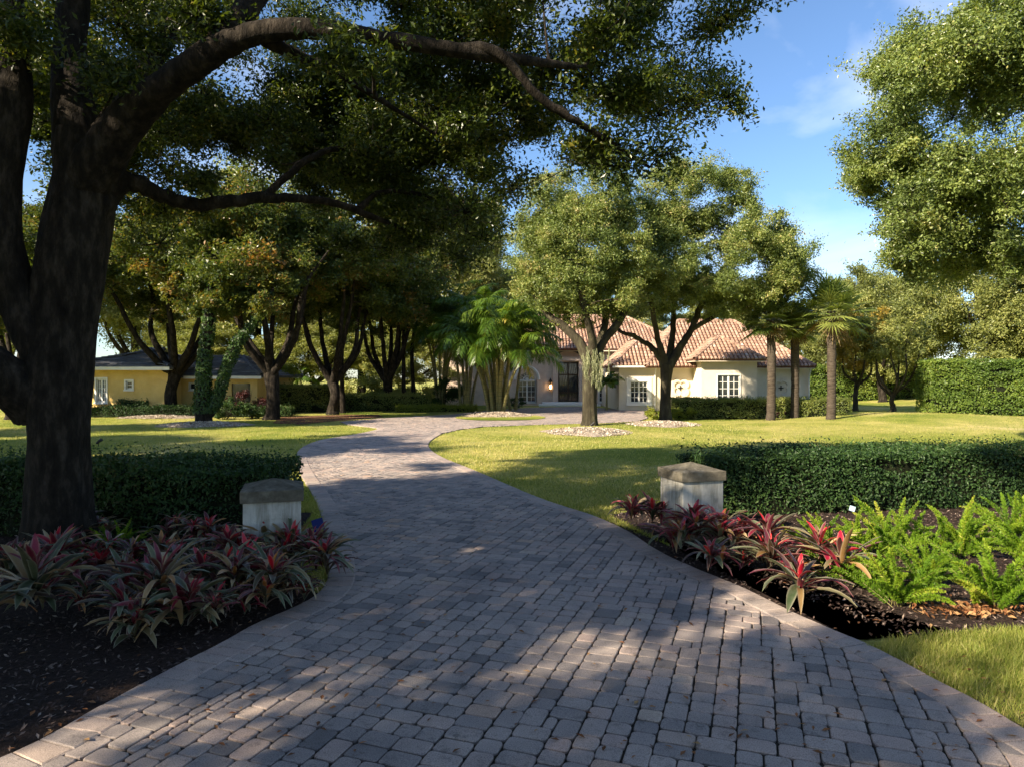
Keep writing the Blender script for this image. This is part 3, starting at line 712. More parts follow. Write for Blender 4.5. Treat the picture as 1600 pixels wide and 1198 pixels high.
shrub('pale_shrub', 660, 634, 8.0, 3, 3.2, 12000, .17, M['bgleaf'], 'greyish bush between the slender trunks and the house', seed=74)
shrub('pale_shrub', 575, 636, 7.0, 3, 3.5, 11000, .17, M['bgleaf'], 'greyish green bush far behind the row of trees', seed=73)

# ------------------------------------------------------------------ trees
def tree(name, base, limbs, ells, nleaf, lump_r, leaf_l, leaf_w, lmat, bmat, label, cat='tree', seed=1, twigs=False, group=None, br=.05, sub=5, nmax=400, jit=.06, **kw):
    rr = RS(seed); base = np.asarray(base, float)
    t = empty(name, base); tag(t, label, cat, group)
    V, Q, tone, Lp, tw = crown(rr, ells, nleaf, lump_r, leaf_l, leaf_w, **kw)
    obj('crown', mesh_np('crown', V - base, Q, fattr={'rnd': tone}), lmat, t)
    mb = MB(); wood(mb, rr, limbs, Lp, br, tw if twigs else None, sub=sub, nmax=nmax, jit=jit)
    mb.build('trunk', bmat, t, smooth=True, origin=base)
    return t
def E(px, py, Y, hw, hh, hd):                # ellipsoid given by its outline in the photo at depth Y
    c_ = W(px, py, Y); return (*c_, hw / F * Y, hd, hh / F * Y)

# the big oak in the left foreground
Yt = 8.4; bo = G(92, 884)
bo = np.array([(92 - 800) / F * Yt, Yt, 0])
px2 = lambda pts: [W(*p) for p in pts]
s_ = Yt / F
limbs = [
    # trunk with flared foot, up into the leader
    ([(bo[0], bo[1], -.05), (bo[0], bo[1], .18)] + px2([(92, 800, 8.4), (92, 690, 8.4), (92, 600, 8.45), (98, 500, 8.5), (112, 400, 8.5), (128, 300, 8.6), (135, 210, 8.6)]),
     [.60, .46, .385, .355, .375, .39, .385, .385, .33]),
    (px2([(75, 560, 8.4), (30, 470, 8.3), (5, 380, 8.2), (10, 250, 8.2), (25, 120, 8.3), (5, -60, 8.4), (-40, -260, 8.6)]), [.26, .23, .21, .19, .17, .14, .07]),
    (px2([(60, 640, 8.4), (10, 590, 8.1), (-60, 540, 7.8), (-200, 430, 7.6), (-420, 330, 7.4)]), [.28, .25, .21, .15, .07]),
    (px2([(130, 260, 8.6), (112, 140, 8.7), (112, 20, 8.9), (130, -120, 9.1), (160, -320, 9.6)]), [.29, .22, .18, .15, .06]),
    # the great arching limb to the right
    (px2([(135, 290, 8.55), (190, 200, 8.3), (265, 130, 8.0), (345, 75, 7.8), (420, 48, 7.7), (520, 48, 7.7), (620, 64, 7.7), (710, 78, 7.8), (800, 92, 8.0), (900, 105, 8.4)]), [.30, .23, .18, .145, .12, .105, .09, .08, .065, .035]),
    (px2([(700, 76, 7.8), (780, 84, 7.9), (840, 150, 8.1), (900, 190, 8.3), (960, 228, 8.6), (1015, 262, 9.0)]), [.08, .065, .055, .045, .035, .02]),
    (px2([(400, 52, 7.75), (450, 80, 8.0), (520, 110, 8.4), (600, 160, 9.0), (680, 210, 9.6)]), [.09, .07, .055, .04, .02]),
    (px2([(320, 90, 7.9), (390, 10, 8.4), (440, -90, 9.6), (560, -200, 10.2), (700, -330, 11)]), [.17, .14, .12, .1, .05]),
    # the lower limb
    (px2([(140, 340, 8.55), (190, 285, 8.7), (240, 300, 8.9), (290, 318, 9.1), (350, 316, 9.3), (410, 310, 9.6), (470, 312, 9.9), (530, 320, 10.2), (590, 342, 10.6), (640, 362, 11)]), [.20, .13, .10, .085, .08, .075, .065, .055, .045, .02]),
    (px2([(410, 310, 9.6), (480, 250, 10), (540, 230, 10.6), (620, 240, 11.2)]), [.06, .05, .04, .02]),
    (px2([(560, 326, 10.4), (600, 300, 10.8), (680, 310, 11.2), (740, 340, 11.6)]), [.05, .04, .03, .02]),
    (px2([(130, 300, 8.6), (190, 170, 9.4), (260, 60, 10.4), (330, -60, 11.4)]), [.22, .17, .13, .07]),
]
ells = [E(560, 130, 11.0, 300, 120, 2.4), E(850, 110, 10.6, 270, 130, 2.3), E(430, 250, 11.6, 240, 100, 2.2), E(660, 260, 11.0, 180, 100, 2.0),
        E(745, 345, 10.8, 72, 60, 1.2), E(930, 200, 10.6, 165, 85, 1.8), E(1085, 200, 10.5, 105, 48, 1.2), E(1045, 60, 10.2, 135, 90, 2.0),
        E(160, 90, 11.2, 250, 160, 2.2), E(500, -120, 10, 520, 130, 4.0), E(900, -90, 10, 270, 120, 3.0), E(-150, -60, 9.5, 260, 200, 3.4), E(20, 400, 12.4, 60, 110, 1.0), E(330, 345, 11.8, 170, 50, 1.2), E(560, 370, 11.8, 150, 45, 1.2),
        E(330, 240, 13.0, 230, 110, 2.2), E(560, 300, 13, 190, 75, 2.2), (-7.5, 5.0, 8.8, 2.6, 2.4, 2.0), (-3.0, 3.6, 10.0, 3.4, 2.6, 1.7), (-10.5, 6.5, 6.5, 2.2, 2.4, 2.0), E(800, 40, 7.6, 110, 45, .5), E(1000, 255, 8.9, 42, 26, .4), E(955, 222, 8.6, 40, 26, .4), E(905, 108, 8.3, 45, 30, .4), E(850, 160, 8.2, 36, 24, .35), E(650, 350, 10.8, 50, 30, .6), E(305, 25, 7.9, 24, 18, .18), E(185, 130, 8.1, 18, 13, .18), E(560, 95, 7.55, 22, 17, .18), E(650, 38, 7.6, 25, 18, .18), E(28, 70, 7.9, 20, 15, .18), E(330, 285, 8.9, 16, 12, .18), E(450, 345, 9.7, 20, 15, .18), E(520, 262, 12.4, 200, 62, 2.4), E(420, 190, 12.8, 260, 80, 2.2), E(620, 215, 12.8, 170, 80, 2.2), E(670, 355, 11.6, 110, 48, 1.8), E(70, 120, 11, 130, 140, 1.4), E(130, 240, 11.5, 90, 90, 1.2), E(310, 285, 12.2, 130, 62, 2.4), E(350, 170, 13.0, 260, 120, 1.6), E(650, 150, 13.2, 240, 120, 1.6)]  # plain tuples: crown lobes out of view, added to shade trunk and limbs
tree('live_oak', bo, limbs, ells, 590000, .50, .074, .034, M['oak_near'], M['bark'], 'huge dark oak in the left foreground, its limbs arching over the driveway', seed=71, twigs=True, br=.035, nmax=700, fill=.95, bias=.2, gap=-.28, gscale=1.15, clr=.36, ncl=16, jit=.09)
# lawn oaks
def hero(px, py, pts_list, ells, label, seed, n, Y=None):
    g = G(px, py); Yb = g[1]
    base = np.array([g[0], g[1], 0])
    limbs = []
    for pts, r in pts_list:
        limbs.append(([W(a_, b_, Yb + d_) for a_, b_, d_ in pts], r))
    limbs[0][0][0][2] = -.05
    return tree('lawn_oak', base, limbs, ells, n, .62, .115, .052, M['oak'], M['bark_pale'], label, seed=seed, br=.05, nmax=460, fill=1.35, flat=.85, bias=.5, gap=-.42, gscale=.6, group='oaks on the round lawn', jit=.09)
hero(921, 664, [([(921, 668, 0), (921, 655, 0), (921, 620, 0), (922, 585, 0), (925, 555, 0)], [.50, .38, .34, .35, .40]),
                ([(923, 570, 0), (905, 535, .1), (880, 510, .3), (860, 495, .5), (840, 470, .9), (822, 430, 1.2)], [.30, .24, .19, .16, .12, .05]),
                ([(924, 562, 0), (925, 530, -.4), (915, 490, -.9), (905, 440, -1.3), (900, 380, -1.5)], [.26, .2, .17, .12, .05]),
                ([(925, 565, 0), (945, 530, .2), (962, 510, .4), (985, 470, .6), (1000, 420, .8)], [.27, .21, .18, .13, .05]),
                ([(928, 560, 0), (942, 520, 1.0), (950, 470, 1.6), (955, 400, 2.2)], [.22, .18, .14, .06])],
     [E(905, 395, 33, 100, 110, 3.4), E(865, 430, 32.5, 62, 70, 2.2), E(950, 450, 32.5, 60, 55, 2.2), E(930, 300, 33, 85, 62, 2.6), E(870, 330, 33, 60, 65, 2.2), E(985, 380, 33, 55, 70, 2.2), E(850, 400, 33, 55, 60, 2), E(895, 478, 33.4, 55, 30, 1.8), E(965, 482, 33.2, 45, 32, 1.6)],
     'left oak on the round lawn with grey moss hanging on its trunk', 81, 170000)
hero(1040, 657, [([(1040, 661, 0), (1040, 650, 0), (1040, 620, 0), (1041, 595, 0), (1042, 570, 0)], [.44, .32, .29, .30, .34]),
                 ([(1042, 580, 0), (1028, 555, 0), (1015, 540, 0), (990, 525, .2), (970, 518, .5), (955, 500, .8)], [.20, .17, .14, .12, .09, .04]),
                 ([(1042, 575, 0), (1030, 535, -.3), (1022, 500, -.7), (1015, 455, -1), (1010, 400, -1.3)], [.20, .16, .13, .1, .04]),
                 ([(1043, 575, 0), (1050, 530, .5), (1052, 490, .9), (1050, 430, 1.3), (1060, 370, 1.7)], [.2, .16, .13, .1, .04]),
                 ([(1044, 575, 0), (1065, 540, 0), (1082, 510, .1), (1100, 470, .3), (1130, 420, .5), (1165, 380, .8)], [.24, .2, .17, .13, .1, .04]),
                 ([(1080, 515, .1), (1115, 495, -.4), (1150, 470, -1), (1190, 450, -1.5)], [.13, .1, .08, .03])],
     [E(1110, 395, 36, 135, 110, 4.2), E(1060, 440, 35, 70, 55, 2.6), E(1180, 420, 36, 78, 85, 3.0), E(1080, 310, 36, 95, 70, 3.2), E(1190, 350, 36.5, 62, 62, 2.6), E(1010, 360, 36, 60, 80, 2.6), E(1010, 470, 36, 55, 40, 2), E(1075, 478, 36, 70, 32, 2.2), E(1160, 476, 36, 60, 36, 2), E(1225, 430, 37, 45, 55, 2.2)],
     'right oak on the round lawn with a wide crown before the roof', 82, 270000)
# hanging moss on the left lawn oak (its own hanging growth)
rr = RS(9); C = []
for k in range(30):
    bx, bz = 912 + rr.rand() * 40, 540 + rr.rand() * 22; ln = 14 + rr.rand() * 38
    top = W(bx, bz, 32.35 - rr.rand() * .3)
    for q in range(46):
        f_ = rr.rand(); C.append(top + [rr.randn() * .05 * (1 - f_ * .5), rr.randn() * .05, -f_ * ln / F * 33])
C = np.array(C); Nn = rr.randn(len(C), 3); Nn[:, 2] *= .1
V = np.empty((len(C), 4, 3)); d = unit(np.cross(Nn, [0, 0, 1.])) * .012
V[:, 0] = C - d; V[:, 1] = C + d; V[:, 2] = C + d * .3 + np.column_stack([rr.randn(len(C), 2) * .03, -.16 - .1 * rr.rand(len(C))]); V[:, 3] = V[:, 2] - d * .6
ob = [o for o in col.objects if o.name.startswith('lawn_oak')][0]
obj('hanging_moss', mesh_np('hanging_moss', V.reshape(-1, 3) - np.array(ob.location), np.arange(len(C) * 4).reshape(-1, 4), fattr={'rnd': rr.rand(len(C))}), M['moss'], ob)

# the tree at the right edge
bR = np.array([17.2, 18.0, 0])
limbsR = [([(17.2, 18, -.05), (17.2, 18, 1.2), (17.1, 18, 2.6), (17, 18, 4.0)], [.62, .45, .42, .42]),
          ([(17, 18, 3.6), (15.2, 17.8, 4.8), (13.4, 17.4, 5.25), (11.6, 17.2, 5.5), (10, 17, 6.0)], [.3, .22, .17, .13, .06]),
          ([(17, 18, 3.9), (15.8, 17.6, 6), (14.2, 17.2, 8), (12.6, 17, 9.6), (11.5, 17, 11)], [.28, .22, .17, .12, .05]),
          ([(17, 18, 3.9), (16.8, 18.3, 6.5), (16, 18.5, 9), (15, 18.5, 11.5)], [.3, .24, .17, .06]),
          ([(17, 18, 3.9), (18.6, 18.3, 6.3), (20.3, 18.6, 8.5)], [.28, .2, .08])]
tree('live_oak', bR, limbsR, [E(1500, 200, 17, 160, 170, 3.0), E(1420, 300, 17, 110, 90, 2.4), E(1365, 345, 17, 66, 45, 1.6), E(1395, 390, 17, 60, 26, 1.4), E(1500, 412, 17.6, 120, 26, 1.6), E(1560, 60, 17.5, 150, 120, 3.0), E(1500, 350, 17.5, 130, 62, 2.6), E(1620, 250, 18, 140, 150, 3.0), E(1450, 130, 17, 85, 75, 2.0), E(1400, 210, 17, 60, 60, 1.7), E(1560, 390, 17.5, 90, 40, 2), E(1440, 380, 17, 90, 40, 1.8), E(1480, 40, 17.3, 80, 70, 2), (19.5, 18.5, 9.5, 2.4, 2.4, 3.0)],
     400000, .56, .080, .042, M['oak_right'], M['bark'], 'tall leafy tree at the right edge, its sunlit crown leaning into the blue sky', seed=83, twigs=True, br=.03, nmax=620, fill=1.5, flat=.9, bias=.35, gap=-.38, gscale=.95)

# generic trees, one of each kind built and then copied
def generic(name, seed, H, fork, cr, cz, ch, n, leaf, lmat, bmat, label, group, nl=6, tr=.32, gap=-.5, lump=.85, low=.35):
    rr = RS(seed); limbs = [([(0, 0, -.06), (rr.randn() * .04, rr.randn() * .04, .3), (rr.randn() * .1, rr.randn() * .1, fork * .6), (rr.randn() * .12, 0, fork)], [tr * 1.45, tr * 1.05, tr * .9, tr * 1.05])]
    top = limbs[0][0][-1]
    for k in range(nl):
        a_ = k / nl * 2 * PI + rr.randn() * .3; q = cr * (.5 + .35 * rr.rand()); hh = cz + ch * (.2 + .4 * rr.rand()) * (1 if k % 2 else -.3)
        e_ = np.array([math.cos(a_) * q, math.sin(a_) * q, hh]); t0 = np.array(top) + [0, 0, -.25 * rr.rand()]
        m1 = t0 + (e_ - t0) * .33 + [math.cos(a_) * .35, math.sin(a_) * .35, -.15]; m2 = t0 + (e_ - t0) * .68 + rr.randn(3) * .2
        limbs.append(([t0, m1, m2, e_], [tr * .66, tr * .45, tr * .3, tr * .12]))
    ells = [(0, 0, cz, cr, cr, ch)]
    for k in range(7):
        a_ = k / 7 * 2 * PI + rr.rand(); ells.append((math.cos(a_) * cr * .55, math.sin(a_) * cr * .55, cz + (rr.rand() - low) * ch, cr * .5, cr * .5, ch * .5))
    return tree(name, (0, 0, 0), limbs, ells, n, lump, leaf, leaf * .48, lmat, bmat, label, seed=seed, group=group, br=.06, nmax=260, fill=1.1, flat=.8, bias=.5, gap=gap)
def place(src, first, px=None, py=None, xy=None, s=(1, 1, 1), rz=0, label=None, group=None):
    o = src if first else copy_tree(src)
    g = G(px, py) if xy is None else np.array([xy[0], xy[1], 0])
    o.location = (g[0], g[1], float(zg(g[0], g[1]))); o.scale = s if not isinstance(s, float) else (s, s, s); o.rotation_euler = (0, 0, rz)
    if label: o['label'] = label
    if group: o['group'] = group
    return o
gm = 'row of dark trees left of the driveway'
mag = generic('magnolia_tree', 91, 11.5, 2.3, 4.6, 8.3, 3.5, 90000, .18, M['magnolia'], M['bark'], 'dark tree with a thick trunk standing before the yellow house', gm, nl=7, tr=.31, gap=-.35)
place(mag, True, 268, 649, rz=.4, s=(1.15, 1.15, 1.08))
place(mag, False, 425, 655, rz=2.2, s=(1.15, 1.15, 1.08), label='dark multi limbed tree just right of the yellow house')
mag2 = generic('magnolia_tree', 92, 11.5, 1.9, 4.4, 8.3, 3.5, 90000, .17, M['magnolia'], M['bark'], 'dark tree with a leaning branch beside the clipped hedge', gm, nl=7, tr=.27, gap=-.35)
place(mag2, True, 520, 647, rz=1.0, s=(1.15, 1.15, 1.08))
place(mag2, False, 605, 641, rz=3.4, s=(1.15, 1.15, 1.08), label='spreading tree furthest along the dark row near the cane palms')
place(mag2, False, xy=(-27.0, 37), rz=4.4, s=(1.1, 1.1, 1.0), label='dark tree beyond the big oak at the left edge')
bgt = generic('background_tree', 93, 14, 3, 5.6, 8.6, 5.6, 110000, .20, M['bgleaf'], M['bark_pale'], 'tall pale tree rising behind the cane palms', 'background trees behind the houses', nl=6, tr=.3, gap=-.55, lump=1.05)
place(bgt, True, xy=(-6.5, 64), rz=.2, s=(1.25, 1.25, 1.4))
for k, (x, y, s_, rz, lb) in enumerate([(-14.5, 66, 1.4, 1.4, 'pale tree seen through the gap right of the clipped hedge'), (-23, 62, 1.4, 2.8, 'pale tree beyond the right end of the yellow house'), (-34, 62, 1.25, 4.0, 'pale tree behind the ridge of the yellow house'), (-44, 54, 1.25, 5.2, 'pale tree left of the yellow house'),
                                  (2.5, 72, 1.2, 2.0, 'pale tree behind the left part of the tiled roof'), (12, 78, 1.0, .8, 'pale tree behind the middle of the tiled roof')]):
    place(bgt, False, xy=(x, y), rz=rz, s=float(s_), label=lb)
dn = generic('dense_tree', 94, 12, 2.4, 5.6, 6.6, 5.0, 110000, .18, M['darkleaf'], M['bark'], 'dense round tree behind the sunlit palm at right', 'dense trees beyond the right lawn', nl=6, tr=.3, gap=-.9, lump=1.0, low=.55)
place(dn, True, xy=(32.5, 60), rz=.3, s=(1.0, 1.0, 1.12))
for x, y, s_, rz, lb in [(38.5, 54, (1.05, 1.05, 1.2), 1.9, 'dense round tree behind the tall screen hedge'), (45, 55, (1.1, 1.1, 1.25), 3.1, 'dense tree at the far right edge behind the screen hedge'), (29, 68, (.9, .9, .9), 4.4, 'dense tree further back beside the yellow leaved tree'), (37.5, 70, (1.1, 1.1, 1.15), 5.3, 'dense tree in the second rank behind the screen hedge')]:
    place(dn, False, xy=(x, y), rz=rz, s=s_, label=lb)
yl = generic('yellow_tree', 95, 5.5, 1.7, 1.9, 4.0, 1.9, 12000, .15, M['yellowleaf'], M['bark_pale'], 'small yellow leaved tree beside the sunlit palm', None, nl=5, tr=.14, gap=-.9, lump=.5)
place(yl, True, 1337, 648, s=(1, 1, 1.05))
cm = generic('small_tree', 96, 5.5, 1.0, 2.2, 4.3, 1.6, 16000, .14, M['darkleaf'], M['bark_pale'], 'small tree with pale slanting stems left of the screen hedge', None, nl=6, tr=.13, gap=-.8, lump=.5)
place(cm, True, 1395, 651, s=(1, 1, 1.0))
# trees standing behind and left of the camera: they throw the shade on the near driveway
shd = 'trees behind the camera that shade the driveway'
for x, y, s_, rz in [ (-20, -4, 1.05, 5.0), (-15, -14, 1.1, 1.2), (-27, 14, .9, .4)]:
    place(mag2, False, xy=(x, y), rz=rz, s=float(s_), label='shade tree standing out of view behind the camera', group=shd)
sp = generic('magnolia_tree', 97, 11.5, 2.0, 4.2, 7.0, 4.0, 52000, .20, M['magnolia'], M['bark'], 'open crowned tree out of view left of the big oak', shd, nl=5, tr=.26, gap=.22, lump=.95)
place(sp, True, xy=(-19.5, 12.5))
for x, y, s_, rz in [(-13.2, -7.6, .97, 5.4), (-20, -3, 1.1, 3.0), (-25, 24, 1.0, 2.0)]: place(sp, False, xy=(x, y), rz=rz, s=float(s_), label='open crowned tree beyond the left edge of the picture', group=shd)
place(mag2, False, xy=(-13.0, 2.2), rz=.7, s=(1.15, 1.15, .88), label='shade tree standing out of view left of the camera', group=shd)
for x, y, rz in [(5.5, -5.5, 1.0), (-1.5, -8.0, 2.0)]: place(mag2, False, xy=(x, y), rz=rz, s=(1.15, 1.15, .95), label='shade tree added out of view close behind the camera to block sky light', group=shd)  # unseen crowns added to keep sky light off the near driveway
for x, y, s_, rz, lb in [(-9.5, 59, (.9, .9, .55), 2.2, 'low pale tree behind the far hedge, right one'), (-17, 60, (1.0, 1.0, .6), 3.2, 'low pale tree behind the far hedge, left one'), (-26, 58, (.9, .9, .55), 4.2, 'low pale tree peeping over the low right end of the yellow house'), (-52, 70, (1.4, 1.4, 1.2), .5, 'tall pale tree far behind the yellow house'), (24, 80, (1.2, 1.2, .85), 1.5, 'pale tree far behind the right corner of the tiled roof')]:
    place(bgt, False, xy=(x, y), rz=rz, s=s_, label=lb, group='background trees behind the houses')

# vine covered double trunk on the gravel, left
rr = RS(14); g = G(318, 662); t = empty('vine_covered_tree', (g[0], g[1], 0)); tag(t, 'twin trunk wrapped in green vine on the left gravel mound', 'tree')
stems = [([(318, 668, 0), (318, 640, 0), (318, 600, 0), (320, 560, 0), (326, 500, 0), (330, 430, .2)], [.42, .36, .26, .24, .22, .15]), ([(318, 655, 0), (334, 635, 0), (345, 605, .1), (356, 570, .2), (372, 535, .3), (400, 500, .5), (430, 450, .6)], [.3, .22, .2, .2, .22, .17, .1])]
mb = MB(); VC, VN = [], []
for pts, r_ in stems:
    P = [W(a_, b_, g[1] + d_) for a_, b_, d_ in pts]; p, r = smooth_path(P, r_, 5); mb.tube(p, r, 10, .5, .08, rr)
    m_ = 4200; k = (rr.rand(m_) ** .9 * (len(p) - 1)).astype(int); a_ = rr.rand(m_) * 2 * PI; o_ = np.stack([np.cos(a_), np.sin(a_), rr.randn(m_) * .3], 1)
    VC.append(p[k] + o_ * (r[k] * (1.05 + .35 * rr.rand(m_)) + .03)[:, None]); VN.append(o_ + rr.randn(m_, 3) * .4)
mb.build('trunk', M['bark'], t, True, (g[0], g[1], 0))
VC = np.vstack(VC); VN = np.vstack(VN); keep = VC[:, 2] > .55
V, Q = leaf_quads(rr, VC[keep] - [g[0], g[1], 0], VN[keep], .12, .09)
obj('vine', mesh_np('vine', V, Q, fattr={'rnd': rr.rand(keep.sum())}), M['vine'], t)
V, Q, tone, Lp, tw = crown(rr, [E(330, 440, g[1] + .3, 75, 60, 2.2), E(400, 450, g[1] + .6, 70, 50, 2.0)], 24000, .6, .17, .08, gap=-.7)
obj('crown', mesh_np('crown', V - [g[0], g[1], 0], Q, fattr={'rnd': tone}), M['magnolia'], t)
# thin bare trunks between the row and the cane palms
for px, py, top, lb in [(632, 641, 490, 'thin straight trunk left of the cane palms'), (646, 640, 480, 'thin straight trunk nearest the left cane palm fronds'), (536, 645, 480, 'thin dark trunk just right of the leaning branch tree')]:
    g = G(px, py); t = empty('slender_tree', (g[0], g[1], 0)); tag(t, lb, 'tree', 'slender trunks behind the driveway')
    p, r = smooth_path([g + [0, 0, -.05], W(px + rr.randn() * 2, 600, g[1]), W(px + rr.randn() * 4, 545, g[1]), W(px + rr.randn() * 6, top, g[1])], [.2, .14, .13, .1], 4)
    mb = MB(); mb.tube(p, r, 9, .5, .06, rr); mb.build('trunk', M['bark'], t, True, (g[0], g[1], 0))
    V, Q, tone, Lp, tw = crown(rr, [E(px, top - 20, g[1], 50, 45, 2.0)], 14000, .6, .16, .08, gap=-.8)
    obj('crown', mesh_np('crown', V - [g[0], g[1], 0], Q, fattr={'rnd': tone}), M['magnolia'], t)

# ------------------------------------------------------------------ palms
def strip(mbV, mbQ, tone, pts, half, nrm, t_):
    """flat strip along pts with half widths, side vector nrm"""
    n0 = sum(len(v) for v in mbV); pts = np.asarray(pts); half = np.asarray(half)[:, None]
    V = np.empty((len(pts) * 2, 3)); V[0::2] = pts - nrm * half; V[1::2] = pts + nrm * half
    mbV.append(V)
    for i in range(len(pts) - 1): mbQ.append((n0 + 2 * i, n0 + 2 * i + 1, n0 + 2 * i + 3, n0 + 2 * i + 2)); tone.append(t_)
def fan_palm(px, py, top_py, crown_r, label, seed, Yoff=0, nf=44, dry=3):
    g = G(px, py); Y = g[1]; rr = RS(seed); t = empty('sabal_palm', (g[0], g[1], 0)); tag(t, label, 'palm tree', 'fan palms in front of the tile roofed house')
    topw = W(px, top_py, Y) - [g[0], g[1], 0]; h = topw[2]
    k = 22; P = np.stack([np.linspace(0, topw[0], k) + .05 * np.sin(np.linspace(0, 3, k)), np.zeros(k), np.linspace(-.05, h, k)], 1); R = .2 + .018 * (np.arange(k) % 2) + .06 * np.exp(-np.arange(k) / 2.); 
    mb = MB(); mb.tube(P, R, 10, .5, .05, rr); mb.build('trunk', M['palmbark'], t, True)
    for nm, cnt, mat, dryf in (('crown', nf, M['palm'], 0), ('dry_fronds', dry, M['palm_dry'], 1)):
        Vs, Qs, tn = [], [], []
        for q in range(cnt):
            az = q * 2.39996 + rr.randn() * .2
            el = (rad(88) - rad(125) * (q / cnt) ** 1.05) if not dryf else rad(-35 - 35 * rr.rand())
            d = np.array([math.cos(az) * math.cos(el), math.sin(az) * math.cos(el), math.sin(el)])
            side = unit(np.cross(d, [0, 0, 1.0])); upv = np.cross(side, d)
            pl = crown_r * (.40 + .16 * rr.rand()) * (.6 if dryf else 1); c0 = np.array([topw[0], 0, h]) + d * .1
            hub = c0 + d * pl + [0, 0, -.10 * pl]
            strip(Vs, Qs, tn, [c0, (c0 + hub) / 2 + upv * .05, hub], [.025, .018, .012], side, .75)
            tone = float(np.clip(.45 + rr.randn() * .18, 0, 1))
            for b_ in range(26):
                f_ = (b_ / 25 - .5) * rad(250); bl = crown_r * .52 * (1 - .35 * abs(f_) / rad(125)) * (.9 + .2 * rr.rand())
                bd = unit(d * math.cos(f_) + side * math.sin(f_) + upv * .12 * math.cos(f_) ** 2)
                tip = hub + bd * bl + [0, 0, -.16 * bl * (.5 + rr.rand())]; m_ = hub + bd * bl * .6 + [0, 0, -.03]
                sv = unit(np.cross(bd, upv)) ; sv = unit(sv + upv * .5 * (1 if b_ % 2 else -1))
                strip(Vs, Qs, tn, [hub, m_, tip], [.012, .032, .004], sv, float(np.clip(tone + rr.randn() * .08, 0, 1)))
        if Vs: obj(nm, mesh_np(nm, np.vstack(Vs), np.array(Qs), fattr={'rnd': tn}), mat, t)
    return t
fan_palm(1298, 659, 487, 2.15, 'sunlit fan palm standing free right of the house', 101)
fan_palm(1204, 657, 500, 1.75, 'left fan palm of the shaded pair before the house wall', 102)
fan_palm(1241, 655, 508, 1.55, 'right fan palm of the shaded pair before the house wall', 103)

def frond(rr, Vs, Qs, tn, base, az, el, ln, droop, nl=26, ll=.42, lw=.02, tone=.5):
    k = 9; s = np.linspace(0, 1, k); e = el - droop * s ** 1.4; ds = ln / (k - 1)
    P = [np.asarray(base, float)]
    for i in range(k - 1): P.append(P[-1] + ds * np.array([math.cos(az) * math.cos(e[i]), math.sin(az) * math.cos(e[i]), math.sin(e[i])]))
    P = np.array(P); side = np.array([-math.sin(az), math.cos(az), 0])
    strip(Vs, Qs, tn, P, np.linspace(.03, .006, k), side, min(1, tone + .25))
    for i in range(nl):
        f_ = .16 + .84 * (i + rr.rand() * .5) / nl; x = f_ * (k - 1); a_ = min(int(x), k - 2); p = P[a_] + (P[a_ + 1] - P[a_]) * (x - a_); T = unit(P[a_ + 1] - P[a_]); upv = np.cross(side, T)
        l_ = ll * (math.sin(PI * min(.98, f_ * .86 + .1)) ** .7) * (.85 + .3 * rr.rand())
        for sg in (-1, 1):
            bd = unit(T * .75 + side * sg * .8 + upv * .18 + rr.randn(3) * .08)
            m_ = p + bd * l_ * .55; tip = p + bd * l_ + [0, 0, -l_ * (.25 + .3 * rr.rand())]
            strip(Vs, Qs, tn, [p, m_, tip], [.006, lw, .003], unit(np.cross(bd, upv * .9 + T * .3)), float(np.clip(tone + rr.randn() * .1, 0, 1)))
def cane_palm(name, px, py, nst, spread, hmin, hmax, flen, label, seed, nfr=7, group=None, lean=.25, r0=.085, bigcl=.25):
    g = G(px, py); rr = RS(seed); t = empty(name, (g[0], g[1], 0)); tag(t, label, 'palm tree', group)
    Vs, Qs, tn = [], [], []
    for q in range(nst):
        az = q / nst * 2 * PI * 1.0 + rr.randn() * .4; rb = bigcl * (.3 + .7 * rr.rand()) * (1 if nst > 1 else 0); b0 = np.array([math.cos(az) * rb, math.sin(az) * rb, -.04])
        h = hmin + (hmax - hmin) * rr.rand(); o_ = spread * (.15 + .85 * rr.rand()) * (1 if nst > 1 else .1)
        tp = np.array([math.cos(az) * (rb + o_), math.sin(az) * (rb + o_), h])
        md = b0 * .45 + tp * .55; md[2] = h * .5; md[:2] = b0[:2] + (tp[:2] - b0[:2]) * .36
        p, r = smooth_path([b0, md, tp], [r0 * 1.4, r0, r0 * .8], 6); mb = MB(); mb.tube(p, r * (1 + .08 * (np.arange(len(r)) % 2)), 8); mb.build('stem', M['canestem'], t, True)
        T = unit(p[-1] - p[-2])
        for k in range(nfr):
            fa = k * 2.4 + rr.rand() * .5; fe = rad(78) - rad(62) * k / nfr + rr.randn() * .08
            tone = float(np.clip(.42 + rr.randn() * .2 + (.35 if k == nfr - 1 and rr.rand() < .4 else 0), 0, 1))
            frond(rr, Vs, Qs, tn, tp, fa, fe, flen * (.8 + .35 * rr.rand()), rad(80 + 50 * rr.rand()), 30, flen * .26, .036, tone)
    obj('fronds', mesh_np('fronds', np.vstack(Vs), np.array(Qs), fattr={'rnd': tn}), M['areca'], t)
    return t
cane_palm('cane_palm', 778, 646, 20, 2.4, 3.2, 6.3, 3.5, 'big clump of cane palms on the gravel island before the house', 111, 9, bigcl=.6)
cane_palm('cane_palm', 728, 641, 7, 1.2, 3.6, 6.4, 3.4, 'drooping cane palms left of the big clump', 112, 10, bigcl=.4)
cane_palm('cane_palm', 688, 639, 6, 1.2, 4.0, 7.2, 3.5, 'shaded cane palms at the left end of the house wall', 113, 10, bigcl=.4)
cane_palm('cane_palm', 800, 641, 2, 1.9, 3.6, 4.6, 2.8, 'leaning cane palm beside the entrance', 114, 8, bigcl=.3)
cane_palm('feather_palm', 948, 641, 1, .1, 1.7, 1.8, 1.5, 'small feathery palm at the corner of the wing', 115, 18, r0=.06)
